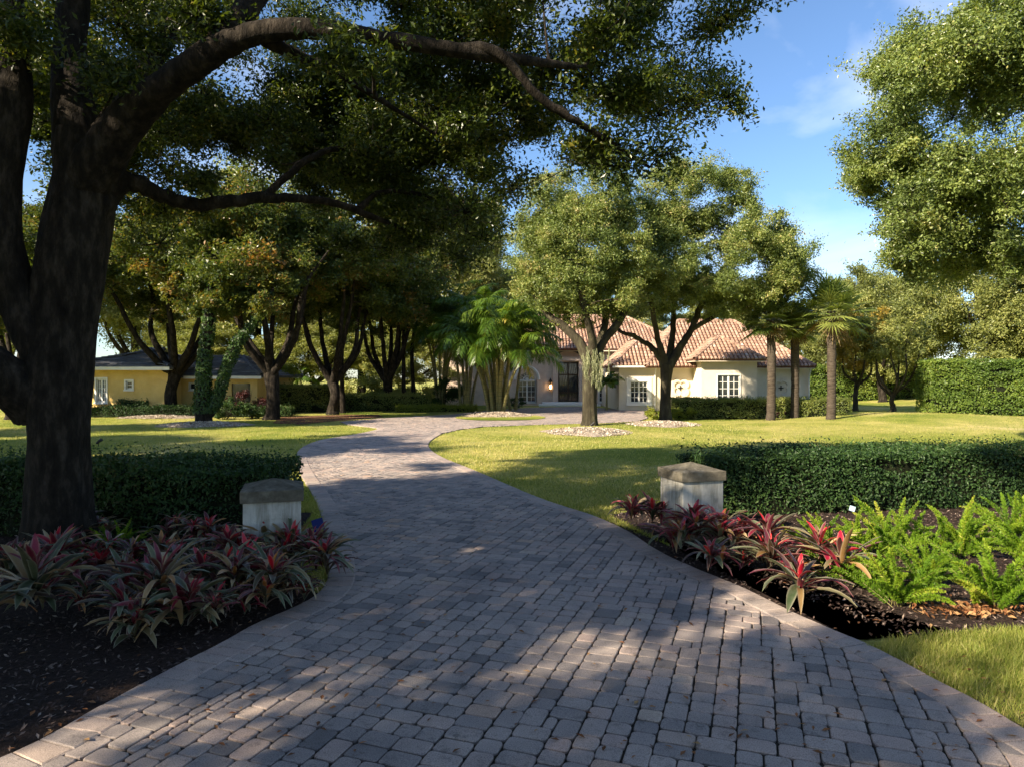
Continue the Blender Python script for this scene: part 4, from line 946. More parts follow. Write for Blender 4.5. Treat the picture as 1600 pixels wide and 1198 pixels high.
cane_palm('feather_palm', 470, 632, 1, .1, 2.0, 2.2, 2.4, 'bright yellowish palm far behind the clipped hedge', 116, 16, r0=.09)

# ------------------------------------------------------------------ bed plants
def strap_leaf(rr, acc, base, az, e0, ln, wd, droop, tone):
    V, Q, tn, ed = acc; k = 7; s = np.linspace(0, 1, k); e = e0 - droop * s ** 1.3; p = np.array(base, float); P = [p]
    for i in range(k - 1): p = p + ln / (k - 1) * np.array([math.cos(az) * math.cos(e[i]), math.sin(az) * math.cos(e[i]), math.sin(e[i])]); P.append(p)
    P = np.array(P); tw = rr.randn() * .35; side = np.array([-math.sin(az), math.cos(az), 0])
    w_ = wd * np.array([.28, .55, .86, 1.0, .9, .58, .03]); n0 = sum(len(v) for v in V); M3 = np.empty((k, 3, 3))
    for i in range(k):
        up = np.array([-math.cos(az) * math.sin(e[i]), -math.sin(az) * math.sin(e[i]), math.cos(e[i])]); sd = unit(side + up * tw * s[i]); u2 = up - side * tw * s[i]
        rip = .05 * wd * math.sin(i * 2.1 + az)
        M3[i, 0] = P[i] - sd * w_[i] / 2 + u2 * (w_[i] * .2 + rip); M3[i, 1] = P[i]; M3[i, 2] = P[i] + sd * w_[i] / 2 + u2 * (w_[i] * .2 - rip)
    V.append(M3.reshape(-1, 3)); ed.extend([1, 0, 1] * k)
    for i in range(k - 1):
        for c_ in (0, 1): a_ = n0 + i * 3 + c_; Q.append((a_, a_ + 1, a_ + 4, a_ + 3)); tn.append(tone)
def rosette(px, py, s, label, seed, red=.5, pale=.5, orange=.0, group='red and bronze strap leaved plants', n=1):
    g = G(px, py); rr = RS(seed); t = empty('bromeliad', (g[0], g[1], .0)); tag(t, label, 'plant', group)
    A = ([], [], [], []); Bq = ([], [], [], [])
    s0 = s
    for m_ in range(n):
        s = s0 * (1 if m_ == 0 else .62 + .45 * rr.rand())
        o_ = np.array([rr.randn() * .2, rr.randn() * .15, 0]) * (n > 1) * s
        stem = .05 + .24 * rr.rand() ** 1.5
        for k in range(20):                   # outer leaves
            az = k * 2.4 + rr.randn() * .25; e0 = rad(68 - 60 * k / 20 + rr.randn() * 11)
            u = rr.rand()
            tone = .28 + .2 * rr.rand() if u < red * .6 else (.95 + .05 * rr.rand() if rr.rand() < .12 + .2 * orange else (.86 + .06 * rr.rand() if u > 1 - pale * .45 else .5 + .32 * rr.rand()))
            strap_leaf(rr, A, o_ + [0, 0, stem + .01 * k], az, e0, s * (.34 + .16 * rr.rand()), s * (.046 + .026 * rr.rand()), rad(30 + 85 * rr.rand() ** 1.3), tone)
        for k in range(6):                    # heart
            az = k * 2.4 + rr.randn() * .3; e0 = rad(82 - 45 * k / 6)
            tone = (.02 + .2 * rr.rand() if rr.rand() < red else .3 + .25 * rr.rand())
            if rr.rand() < orange * .5: tone = .95
            strap_leaf(rr, Bq, o_ + [0, 0, stem + .16 * s], az, e0, s * (.15 + .13 * rr.rand()), s * (.042 + .02 * rr.rand()), rad(15 + 30 * rr.rand()), tone)
    for nm, q in (('outer_leaves', A), ('heart_leaves', Bq)):
        obj(nm, mesh_np(nm, np.vstack(q[0]), np.array(q[1]), fattr={'rnd': q[2]}, vattr={'edge': q[3]}, smooth=True), M['strap'], t)
    return t
gr_, gl_ = 'strap leaved plants by the right pillar', 'strap leaved plants under the big oak'
for a_ in [(1010, 833, .95, 'dark red rosette left of the right pillar', 201, .75, .2, 0, gr_, 2), (1098, 862, 1.05, 'brightest red rosette at the front corner of the right pillar', 202, 1.0, .3, .2, gr_, 2), (1062, 874, .95, 'orange red rosette low at the driveway edge before the right pillar', 203, .8, .6, .8, gr_, 2), (1140, 878, 1.1, 'mauve and tan rosette right of the brightest red one', 204, .6, .7, 0, gr_, 3), (1200, 892, 1.0, 'rosette with one scarlet heart between the mauve plant and the last one', 205, .7, .5, 0, gr_, 2), (1238, 918, 1.15, 'large pink and bronze rosette last of the row before the ferns', 206, .5, .8, 0, gr_, 3), (1168, 905, .8, 'low dark rosette at the driveway edge in the middle of the right row', 207, .4, .5, 0, gr_, 1)]:
    rosette(a_[0], a_[1], a_[2] * 1.12, a_[3], a_[4], a_[5], a_[6], a_[7], a_[8], a_[9] + 2)
LL = [(70, 992, 1.35, 'large pale green rosette at the left edge nearest the camera', .15, 1.0, 0, 1), (258, 988, 1.35, 'large grey green rosette in front, by the middle of the left bed edge', .05, 1.0, 0, 1), (352, 962, 1.1, 'bronze rosette between the grey green one and the driveway', .3, .8, .2, 1),
      (60, 925, 1.1, 'red rosette with orange heart at the foot of the big oak', 1.0, .3, .6, 2), (120, 915, 1.0, 'crimson rosette right in front of the oak trunk', 1.0, .2, .3, 2), (172, 905, 1.1, 'upright scarlet rosette just right of the oak trunk', 1.0, .2, .4, 1), (10, 938, 1.0, 'olive rosette cut by the left edge of the picture', .2, .7, .1, 1), (205, 945, 1.05, 'dark bronze rosette behind the grey green one', .4, .4, 0, 2),
      (300, 930, 1.1, 'striped green rosette in the middle of the left bed', .25, .8, .1, 2), (250, 905, 1.0, 'orange tinged rosette behind the middle of the left bed', .5, .4, .8, 2), (345, 905, 1.1, 'red and tan rosette left of the pillar foot', .8, .5, .4, 2), (390, 900, 1.1, 'red rosette directly below the left pillar', .8, .7, .2, 2), (430, 912, 1.1, 'cream striped rosette before the left pillar', .5, 1.0, .1, 2),
      (465, 908, 1.1, 'magenta rosette at the right corner of the left pillar', .9, .7, 0, 2), (492, 916, .95, 'outermost rosette beside the driveway border', .6, .8, 0, 2), (430, 945, 1.0, 'crimson rosette in front of the striped one near the driveway', .9, .5, 0, 2), (390, 940, .95, 'dark green rosette left of the crimson one near the driveway', .3, .6, 0, 1), (130, 960, .9, 'small dusky red rosette between the two large pale ones', .6, .4, .2, 1),
      (330, 868, 1.0, 'tall red rosette against the hedge left of the pillar', .9, .5, .4, 2), (285, 862, 1.0, 'grey leaved rosette against the hedge', .3, .9, 0, 1), (155, 868, 1.0, 'rosette with long arching leaves in front of the trunk shadow', .4, .8, 0, 1), (460, 880, .9, 'low striped rosette pressed against the left pillar', .4, .9, 0, 1),
      (305, 990, .9, 'low dark red rosette in front of the bronze one at the mulch edge', .5, .5, 0, 1), (402, 970, .85, 'dusky red rosette close to the driveway below the dark green one', .6, .5, .2, 1), (456, 952, .85, 'bronze rosette touching the driveway border below the crimson one', .5, .7, 0, 1), (190, 1000, .95, 'grey bronze rosette at the mulch edge between the two large pale ones', .3, .9, 0, 1)]
for k, a_ in enumerate(LL): rosette(a_[0], a_[1], a_[2] * 1.0, a_[3], 220 + k, a_[4] * .7, a_[5], a_[6], gl_, a_[7] + 2)

def fern(px, py, s, label, seed, npl=23):
    g = G(px, py); rr = RS(seed); o_ = []; Cc, Dd, Ll, Tt = [], [], [], []; mb = MB()
    for q in range(npl):
        az = q * 2.4 + rr.randn() * .3; e0 = rad(88 - 56 * (q / npl) ** .9 + rr.randn() * 6); ln = s * (.46 + .28 * rr.rand()); dr = rad(20 + 50 * rr.rand()); k = 9
        e = e0 - dr * np.linspace(0, 1, k) ** 1.5; p = np.array([rr.randn() * .06, rr.randn() * .06, .0]) * s; P = [p]
        for i in range(k - 1): p = p + ln / (k - 1) * np.array([math.cos(az) * math.cos(e[i]), math.sin(az) * math.cos(e[i]), math.sin(e[i])]); P.append(p)
        P = np.array(P); mb.tube(P[::2], np.linspace(.004, .0015, 5), 3, .3)
        m_ = 520; f_ = .12 + .88 * rr.rand(m_); x = f_ * (k - 1); a_ = np.minimum(x.astype(int), k - 2); c_ = P[a_] + (P[a_ + 1] - P[a_]) * (x - a_)[:, None]; T = unit(P[a_ + 1] - P[a_])
        d_ = unit(np.cross(T, rr.randn(m_, 3))); Cc.append(c_); Dd.append(unit(d_ + T * .6)); Ll.append(s * .044 * np.clip(np.sin(PI * (.12 + .86 * f_)) ** .6, .15, 1) * (.7 + .6 * rr.rand(m_)))
        tone = .45 + rr.randn() * .17; Tt.append(np.clip(tone + .12 * rr.randn(m_) + .25 * (f_ - .5), 0, 1))
    Cc, Dd, Ll, Tt = np.vstack(Cc), np.vstack(Dd), np.concatenate(Ll), np.concatenate(Tt); n = len(Cc); sd = unit(np.cross(Dd, rr.randn(n, 3))) * .0046 * s
    V = np.empty((n, 4, 3)); V[:, 0] = Cc; V[:, 1] = Cc + Dd * Ll[:, None] * .45 + sd; V[:, 2] = Cc + Dd * Ll[:, None]; V[:, 3] = Cc + Dd * Ll[:, None] * .45 - sd
    t = empty('foxtail_fern', (g[0], g[1], 0)); tag(t, label, 'fern', 'feathery ferns in the right bed')
    obj('plumes', mesh_np('plumes', V.reshape(-1, 3), np.arange(n * 4).reshape(n, 4), fattr={'rnd': Tt}), M['fern'], t); mb.build('stems', M['canestem'], t)
for a_ in [(1288, 885, 1.05, 'green fern right behind the last bronze rosette', 301), (1395, 872, 1.2, 'tall fern close to the small white tag in the hedge', 302), (1398, 945, 1.05, 'fern standing forward on the bare mulch with one plume on the ground', 303), (1500, 870, 1.15, 'fern with long yellow plumes in the middle of the right group', 304), (1580, 838, 1.15, 'bright fern at the back right against the hedge', 305), (1560, 950, 1.15, 'sunlit yellow green fern nearest the grass corner', 306), (1452, 915, .95, 'low dark fern between the forward fern and the sunlit one', 307), (1610, 890, 1.1, 'fern cut by the right edge of the picture', 308), (1340, 915, .85, 'small fern left of the forward fern', 309), (1345, 862, .9, 'fern tucked behind between the first two against the hedge', 310), (182, 880, .8, 'small green fern in the shade right of the oak trunk', 311)]:
    fern(*a_)

# small things in the beds
rr = RS(77); n = 260; c_ = G(1520, 958); P = np.column_stack([c_[0] + rr.randn(n) * .28, c_[1] + rr.randn(n) * .10, .03 + .03 * rr.rand(n)])
V, Q = leaf_quads(rr, P, rr.randn(n, 3) * .6 + [0, 0, 1], .07, .03); tag(obj('fallen_leaves', mesh_np('fallen_leaves', V, Q, fattr={'rnd': rr.rand(n)}), M['litter']), 'patch of orange fallen leaves on the mulch below the ferns', 'leaves', kind='stuff')
n = 420; yy = 1 / (1 / 4. + rr.rand(n) * (1 / 30. - 1 / 4.)); P = np.column_stack([(rr.rand(n) * 1600 - 800) / F * yy, yy, np.full(n, .036)]); 
V, Q = leaf_quads(rr, P, rr.randn(n, 3) * .15 + [0, 0, 1], .055, .024); tag(obj('fallen_leaves', mesh_np('fallen_leaves', V, Q, fattr={'rnd': rr.rand(n)}), M['litter']), 'scattered dry oak leaves on the driveway and lawn', 'leaves', kind='stuff')
g = G(497, 838); t = empty('marker_plate', (g[0], g[1], 0), rad(25)); tag(t, 'small tilted blue plate on a stake beside the driveway border', 'marker')
mb = MB(); mb.obox((0, 0, .17), (.075, 0, .018), (0, .006, 0), (-.022, 0, .085)); mb.build('plate', M['plastic'], t); mb = MB(); mb.tube([(0, .01, -.03), (0, .01, .12)], [.006, .006], 6); mb.build('stake', M['iron'], t)
p = W(1327, 792, 11.35); t = empty('plant_tag', (p[0], p[1] - .1, 0)); tag(t, 'tiny white plant tag at the foot of the right hedge', 'tag')
mb = MB(); mb.obox((0, 0, p[2]), (.045, 0, -.015), (0, .003, 0), (.012, 0, .04)); mb.build('card', M['tag'], t); mb = MB(); mb.tube([(0, .006, -.03), (0, .006, p[2])], [.004, .004], 5); mb.build('stick', M['iron'], t)
for px, py, lb in [(154, 697, 'small black garden spotlight on the lawn behind the left hedge'), (742, 652, 'small black garden spotlight on the gravel island'), (925, 672, 'small black garden spotlight at the foot of the left lawn oak')]:
    g = G(px, py); t = empty('garden_spotlight', (g[0], g[1], .1 if px > 700 else 0)); tag(t, lb, 'spotlight', 'garden spotlights on the lawn')
    mb = MB(); mb.tube([(0, 0, -.03), (0, 0, .12)], [.012, .012], 6); mb.build('stake', M['iron'], t)
    mb = MB(); mb.tube([(-.06, 0, .10), (.0, 0, .16), (.1, 0, .23)], [.035, .045, .055], 10); mb.tube([(.1, 0, .23), (.104, 0, .233)], [.055, .001], 10); mb.build('lamp_head', M['iron'], t)

# ------------------------------------------------------------------ houses
def tile_plane(mb, poly, tw=.30, tl=.38, rr=None, barrel=True):
    """poly: 3-D points, the first two along the eave (left to right as seen from outside). Lays tiles upslope."""
    poly = np.asarray(poly, float); o = poly[0]; u = unit(poly[1] - poly[0]); nrm = unit(np.cross(poly[1] - poly[0], poly[-1] - poly[0])); v = np.cross(nrm, u)
    P2 = np.stack([(poly - o) @ u, (poly - o) @ v], 1); lo, hi = P2.min(0), P2.max(0)
    a = np.linspace(0, PI, 6); R = tw * .36
    nu_, nv_ = int((hi[0] - lo[0]) / tw) + 1, int((hi[1] - lo[1]) / tl) + 1
    cs = np.array([(lo[0] + (i + .5) * tw, lo[1] + (j + .5) * tl) for i in range(nu_) for j in range(nv_)]); cs = cs[inpoly(cs, P2)]
    for cu_, cv_ in cs:
        if barrel:
            V = []
            for vv, lift in ((-.55 * tl, .045), (.5 * tl, .004)):
                for q in a: V.append(o + u * (cu_ + math.cos(q) * R * (1.08 if vv < 0 else .92)) + v * (cv_ + vv) + nrm * (lift + math.sin(q) * R * .95))
            V += [o + u * cu_ + v * (cv_ - .55 * tl) + nrm * .03]
            mb.add(V, [(k + 1, k, k + 6, k + 7)[::-1] for k in range(5)] + [(k, k + 1, 12) for k in range(5)], float(np.clip(.5 + rr.randn() * .22, 0, 1)))
        else:
            mb.obox(o + u * cu_ + v * cv_ + nrm * .03, u * tw * .497, v * tl * .53 + nrm * -.026, nrm * .012, float(np.clip(.5 + rr.randn() * .2, 0, 1)))
def roof(parent, org, planes, ridges, mat, base_mat, rr, barrel=True, tw=.26, tl=.34, name='roof', thick=.10):
    org = np.asarray(org, float); mb = MB()
    for p in planes:
        p = np.asarray(p, float); k = len(p); nrm = unit(np.cross(p[1] - p[0], p[-1] - p[0]))
        V = np.vstack([p, p - nrm * thick]); mb.add(V, [tuple(range(k)), tuple(range(2 * k - 1, k - 1, -1))] + [(i, i + k, (i + 1) % k + k, (i + 1) % k) for i in range(k)])
    r = mb.build(name, base_mat, parent, origin=org)
    mb = MB()
    for p in planes: tile_plane(mb, p, tw, tl, rr, barrel)
    mb.build('tiles', mat, r, smooth=False, origin=org)
    mb = MB()
    for a_, b_ in ridges:
        a_, b_ = np.asarray(a_, float), np.asarray(b_, float); L_ = np.linalg.norm(b_ - a_); k = max(2, int(L_ / .36))
        for q in range(k):
            s0, s1 = a_ + (b_ - a_) * q / k, a_ + (b_ - a_) * (q + 1.08) / k; mb.tube([s0 + [0, 0, .05], s1 + [0, 0, .03]], [.135, .115], 8, float(np.clip(.5 + rr.randn() * .2, 0, 1)))
    if ridges: mb.build('ridge_caps', mat, r, origin=org)
    return r
def hip(x0, x1, y0, y1, z, h, rl, rr_):       # ridge along x between rl and rr_ (or a point)
    ym = (y0 + y1) / 2; A, B_, C_, D = (x0, y0, z), (x1, y0, z), (x1, y1, z), (x0, y1, z); R1, R2 = (rl, ym, z + h), (rr_, ym, z + h)
    return [[A, B_, R2, R1], [B_, C_, R2], [C_, D, R1, R2], [D, A, R1]], [(A, R1), (B_, R2), (C_, R2), (D, R1), (R1, R2)]
def window(parent, org, x0, x1, z0, z1, y, cols, rows, casing=.12, label=None, arch=False, leaves=2):
    org = np.asarray(org); cx = (x0 + x1) / 2
    mb = MB(); d0, d1 = y - .05, y + .16        # casing stands 5 cm proud of the wall
    mb.box(x0 - casing, x0, d0, d1, z0 - casing * .6, z1 + casing); mb.box(x1, x1 + casing, d0, d1, z0 - casing * .6, z1 + casing)
    mb.box(x0, x1, d0, d1, z1, z1 + casing); mb.box(x0, x1, d0, d1, z0 - casing * .6, z0); mb.box(x0 - casing - .03, x1 + casing + .03, d0 - .04, d0 - .002, z0 - casing * .6 - .05, z0 - .02)
    w_ = mb.build('window', M['trim'], parent, origin=org)
    if label: w_['label'] = label
    mb = MB(); mb.box(x0, x1, y + .10, y + .12, z0, z1); mb.build('pane', M['glass'], w_, origin=org)
    mb = MB(); yb0, yb1 = y + .055, y + .095; lw = (x1 - x0) / leaves
    for l_ in range(leaves):
        a_, b_ = x0 + l_ * lw, x0 + (l_ + 1) * lw; mb.box(a_ + .001, a_ + .055, yb0 - .02, yb1, z0 + .002, z1 - .002); mb.box(b_ - .055, b_ - .001, yb0 - .02, yb1, z0 + .002, z1 - .002); mb.box(a_ + .056, b_ - .056, yb0 - .018, yb1, z0 + .002, z0 + .07); mb.box(a_ + .056, b_ - .056, yb0 - .018, yb1, z1 - .07, z1 - .002)
        for c_ in range(1, cols): xx = a_ + lw * c_ / cols; mb.box(xx - .016, xx + .016, yb0, yb1, z0 + .071, z1 - .071)
        for r_ in range(1, rows): zz = z0 + (z1 - z0) * r_ / rows; mb.box(a_ + .057, b_ - .057, yb0 + .006, yb1 + .003, zz - .016, zz + .016)
    mb.build('muntins', M['trim'], w_, origin=org)
    return w_
def wallx(mb, x0, x1, y, th, z0, z1, holes=()):  # wall along x with rectangular openings
    xs_ = sorted({x0, x1, *[h[0] for h in holes], *[h[1] for h in holes]})
    for a_, b_ in zip(xs_[:-1], xs_[1:]):
        hs = [h for h in holes if h[0] <= a_ + 1e-6 and h[1] >= b_ - 1e-6]
        if hs:
            h = hs[0]
            if h[2] > z0: mb.box(a_, b_, y, y + th, z0, h[2])
            if h[3] < z1: mb.box(a_, b_, y, y + th, h[3], z1)
        else: mb.box(a_, b_, y, y + th, z0, z1)
rr = RS(500)
def PX(px, Y): return (px - 800) / F * Y
def PZ(py, Y): return HC + (HOR - py) / F * Y
hx = (10.0, 46.0, 0); H = empty('tile_roof_house', hx); tag(H, 'cream stucco house with terracotta tile roofs at the end of the driveway', 'house')
# wing sections, from left: A pavilion, B wall, C bay, D wall
YA, YB, YC, YD = 47.0, 47.0, 44.9, 46.6
eA = PZ(572, YA - .6); eC = PZ(562, YC - .6); eD = PZ(573, YD - .6)
xa0, xa1 = PX(967, YA), PX(1052, YA); xb1 = PX(1096, YC); xc1 = PX(1183, YC); xd1 = PX(1265, YD)
mb = MB(); wallx(mb, xa0, xa1, YA, .3, -.1, eA, [(PX(985, YA), PX(1012, YA), PZ(629, YA), PZ(596, YA))]); mb.box(xa0, xa0 + .3, YA + .3, YA + 9, -.1, eA)
wallx(mb, xa1, xb1, YB + .004, .3, -.1, eA)
wallx(mb, xb1, xc1, YC, .3, -.1, eC + .05, [(PX(1121, YC), PX(1156, YC), PZ(628, YC), PZ(586, YC))]); mb.box(xb1, xb1 + .3, YC + .3, YB + .3, -.1, eC + .05); mb.box(xc1 - .3, xc1, YC + .3, YD + .3, -.1, eC + .05)
wallx(mb, xc1, xd1, YD, .3, -.1, eD); mb.box(xd1 - .3, xd1, YD + .3, YD + 8, -.1, eD); mb.box(xa0 + .3, xd1 - .3, YD + 7.7, YD + 8, -.1, eD)
mb.build('wall', M['stucco'], H, origin=hx)
window(H, hx, PX(985, YA), PX(1012, YA), PZ(629, YA), PZ(596, YA), YA, 2, 4, .26, 'white framed casement window in the left pavilion')
window(H, hx, PX(1121, YC), PX(1156, YC), PZ(628, YC), PZ(586, YC), YC, 2, 4, .05, 'tall casement window in the projecting bay')
# roofs
xl, xr = PX(957, YA - .6), PX(1275, YD - .6)
pl, rd = hip(xl + 2.2, xr, YD - .6, YD + 8.6, eD, 3.45, PX(1060, 50.6), PX(1145, 50.6)); roof(H, hx, pl, rd, M['tile'], M['tilebase'], rr)
pw = PX(1062, YA - .6); xm = (xl + pw) / 2; za = eA + 1.95
A1, A2 = (xl, YA - .6, eA), (pw, YA - .6, eA); AP, AQ = (xm, YA + 2.0, za), (xm, YA + 6.5, za)
roof(H, hx, [[A1, A2, AP], [(xl, YA + 6.5, eA), A1, AP, AQ], [A2, (pw, YA + 6.5, eA), AQ, AP]], [(A1, AP), (A2, AP), (AP, AQ)], M['tile'], M['tilebase'], rr)
c0, c1 = PX(1085, YC - .65), PX(1197, YC - .65); cm_ = (c0 + c1) / 2; zc = PZ(527, YC + 1.7)
C1, C2 = (c0, YC - .65, eC), (c1, YC - .65, eC); CP, CQ = (cm_, YC + 1.6, zc), (cm_, YC + 5.2, zc)
roof(H, hx, [[C1, C2, CP], [(c0, YC + 4.2, eC), C1, CP, CQ], [C2, (c1, YC + 4.2, eC), CQ, CP]], [(C1, CP), (C2, CP), (CP, CQ)], M['tile'], M['tilebase'], rr)
mb = MB(); mb.box(c0 + .05, c1 - .05, YC - .60, YC - .002, eC - .12, eC - .075); mb.box(c0 + .05, c0 + .64, YC + .002, YB, eC - .12, eC - .075); mb.box(c1 - .64, c1 - .05, YC + .002, YD - .002, eC - .12, eC - .075)
mb.box(xl + .05, xb1 - .02, YA - .55, YA - .002, eA - .13, eA - .085); mb.box(xc1 + .02, xr - .05, YD - .55, YD - .002, eD - .13, eD - .085)
mb.build('soffit', M['stucco'], H, origin=hx)
mb = MB(); mb.box(xl, xb1, YA - .64, YA - .60, eA - .09, eA + .02); mb.build('gutter', M['trim'], H, origin=hx)
for xx, yy, zz, lb in [(PX(1022, YA), YA - .08, eA - .1, None), (xd1 - .12, YD - .08, eD - .1, None)]:
    mb = MB(); mb.tube([(xx, yy - .45, zz), (xx + .05, yy - .1, zz - .35), (xx + .05, yy, zz - .6), (xx + .05, yy, 0)], [.045] * 4, 8); mb.build('downspout', M['trim'], H, origin=hx)
# quatrefoil medallions: a raised ring of four lobes round a sunk field
def medallion(cx, cz, y, rz_, s, lb):
    n_ = 72; V = []
    for sc, dy in ((1.0, 0), (1.0, -.09), (.72, -.09), (.68, -.02)):
        for k in range(n_):
            a_ = k / n_ * 2 * PI; r_ = s * (.62 + .38 * abs(math.cos(2 * a_)) ** .6) * sc; b_ = a_ + rz_
            V.append((cx + r_ * math.cos(b_), y + dy - .003, cz + r_ * math.sin(b_)))
    fs = [(l * n_ + k, l * n_ + (k + 1) % n_, (l + 1) * n_ + (k + 1) % n_, (l + 1) * n_ + k) for l in range(3) for k in range(n_)]
    mb = MB(); mb.add(V, fs); m_ = mb.build('wall_medallion', M['stucco'], H, origin=hx); m_['label'] = lb
    mb = MB(); mb.box(cx - s * .25, cx + s * .25, y - .05, y - .022, cz - s * .05, cz + s * .05); mb.box(cx - s * .05, cx + s * .05, y - .049, y - .0221, cz + s * .051, cz + s * .25); mb.box(cx - s * .05, cx + s * .05, y - .049, y - .0221, cz - s * .25, cz - s * .051); mb.build('boss', M['iron'], m_, origin=hx)
medallion(PX(1063, YB), PZ(606, YB), YB, rad(45), .68, 'quatrefoil wall medallion left of the bay')
medallion(PX(1220, YD), PZ(606, YD), YD, rad(45), .68, 'quatrefoil wall medallion between the palm trunks')
# main block with the entrance
YM = 56.0; eM = PZ(546, YM - .6); xm0, xm1 = PX(690, YM), PX(1010, YM); dz = PZ(632, YM)
dx0, dx1 = PX(872, YM), PX(904, YM); dt = PZ(566, YM); wx0, wx1 = PX(810, YM), PX(837, YM); wz0, wz1 = PZ(628, YM), PZ(595, YM)
ox0, ox1 = PX(936, YM), PX(965, YM)
mb = MB(); wr = (wx1 - wx0) / 2
wallx(mb, xm0, xm1, YM, .35, -.1, eM, [(dx0, dx1, 0, dt), (wx0, wx1, wz0, wz1 + wr), (ox0, ox1, PZ(628, YM), PZ(606, YM))])
# arch spandrels over the round headed window
cxw = (wx0 + wx1) / 2
for k in range(12):
    a0, a1 = PI * k / 12, PI * (k + 1) / 12; xA, xB = cxw + wr * math.cos(a1), cxw + wr * math.cos(a0); zz = wz1 + wr * min(math.sin(a0), math.sin(a1))
    if wz1 + wr - zz > .01: mb.box(xA, xB, YM + .004, YM + .34, zz, wz1 + wr - .001)
mb.box(xm0, xm0 + .3, YM + .35, YM + 9, -.1, eM)
mb.build('wall', M['stone'], H, origin=hx)
mb = MB(); mb.box(dx0 - .45, dx0 - .02, YM - .22, YM - .002, 0, dt + .1); mb.box(dx1 + .02, dx1 + .45, YM - .22, YM - .002, 0, dt + .1); mb.box(dx0 - .55, dx1 + .55, YM - .28, YM - .002, dt + .102, dt + .42); mb.build('door_surround', M['stone'], H, origin=hx)
mb = MB()
for k in range(13): a0 = PI * k / 12; q = (dx0 + dx1) / 2 + (dx1 - dx0) * .62 * math.cos(a0), dt + .42 + .62 * math.sin(a0); mb.V or None
mb.tube([((dx0 + dx1) / 2 + (dx1 - dx0) * .6 * math.cos(PI * k / 12), YM - .03, dt + .45 + .5 * math.sin(PI * k / 12)) for k in range(13)], [.06] * 13, 6); mb.build('arch_moulding', M['iron'], H, origin=hx)
mb = MB(); mb.box(dx0 + .003, dx1 - .003, YM + .22, YM + .27, .30, dt - .003)
door = mb.build('door', M['glass'], H, origin=hx); mb = MB(); w3 = (dx1 - dx0)
for k in range(3): mb.box(dx0 + .004 + k * (w3 - .11) / 2, dx0 + .1 + k * (w3 - .11) / 2, YM + .15, YM + .215, .30, dt - .01)
for zz in (.30, 1.0, 2.45, dt - .12): mb.box(dx0 + .005, dx1 - .005, YM + .145, YM + .2, zz + .001, zz + .1)
for k in range(10): x_ = dx0 + .12 + k * (w3 - .24) / 9; mb.tube([(x_ + .05 * math.sin(q * 1.1 + k), YM + .17, .35 + q * (dt - .5) / 14) for q in range(15)], [.012] * 15, 4)
mb.build('door_grille', M['door'], door, origin=hx)
mb = MB()
for k in range(2): mb.box(dx0 - 1.6 + .3 * k, dx1 + 1.6 - .3 * k, YM - 1.6 + .45 * k, YM - .285, .001 + .15 * k, .15 + .15 * k)
mb.build('entrance_steps', M['trim'], H, origin=hx)
window(H, hx, wx0, wx1, wz0, wz1, YM + .05, 2, 4, .08, 'round headed window left of the entrance')
w_ = [c_ for c_ in H.children if c_.name.startswith('window')][-1]
n_ = 24; V = [(cxw, YM + .165, wz1)] + [(cxw + wr * math.cos(PI * k / n_), YM + .165, wz1 + wr * math.sin(PI * k / n_)) for k in range(n_ + 1)]
mb = MB(); mb.add(V, [(0, k + 2, k + 1)[::-1] for k in range(n_)]); mb.build('pane', M['glass'], w_, origin=hx)
mb = MB(); mb.tube([(cxw + (wr - .03) * math.cos(PI * k / n_), YM + .12, wz1 + .08 + (wr - .03) * math.sin(PI * k / n_)) for k in range(n_ + 1)], [.05] * (n_ + 1), 6); mb.tube([(cxw + wr * .45 * math.cos(PI * k / 12), YM + .12, wz1 + .08 + wr * .45 * math.sin(PI * k / 12)) for k in range(13)], [.025] * 13, 5)
for k in range(1, 6): a_ = PI * k / 6; mb.tube([(cxw, YM + .12, wz1 + .1), (cxw + wr * math.cos(a_), YM + .12, wz1 + .1 + wr * math.sin(a_))], [.02, .02], 4)
mb.build('fanlight_bars', M['trim'], w_, origin=hx)
mb = MB(); mb.tube([(cxw + (wr + .28) * math.cos(PI * k / n_), YM - .05, wz1 + .1 + (wr + .35) * math.sin(PI * k / n_)) for k in range(n_ + 1)], [.11] * (n_ + 1), 6); mb.build('arch_hood', M['trim'], H, origin=hx)
window(H, hx, ox0, ox1, PZ(628, YM), PZ(606, YM), YM, 2, 3, .06, 'shaded window right of the entrance behind the small palm')
lx, lz = PX(860, YM), PZ(602, YM); mb = MB(); mb.box(lx - .16, lx + .16, YM - .34, YM - .05, lz + .3, lz + .36); mb.box(lx - .13, lx + .13, YM - .30, YM - .08, lz - .36, lz - .30); mb.tube([(lx, YM - .19, lz + .36), (lx, YM - .19, lz + .6)], [.14, .02], 8); mb.box(lx - .05, lx + .05, YM - .05, YM - .002, lz - .2, lz + .45)
for sx in (-1, 1):
    for sy in (-.31, -.07): mb.box(lx + sx * .12 - .015, lx + sx * .12 + .015, YM + sy - .015, YM + sy + .015, lz - .299, lz + .299)
ln = mb.build('wall_lantern', M['iron'], H, origin=hx); mb = MB(); mb.tube([(lx, YM - .19, lz - .25), (lx, YM - .19, lz + .02)], [.07, .05], 10); mb.tube([(lx, YM - .19, lz + .02), (lx, YM - .19, lz + .06)], [.05, .005], 10); mb.build('bulb', M['bulb'], ln, origin=hx)
pl, rd = hip(xm0 - .6, xm1 + 4, YM - .6, YM + 11, eM, 3.2, xm0 + 5, xm1 - 1); roof(H, hx, pl, rd, M['tile'], M['tilebase'], rr, tw=.28, tl=.36)
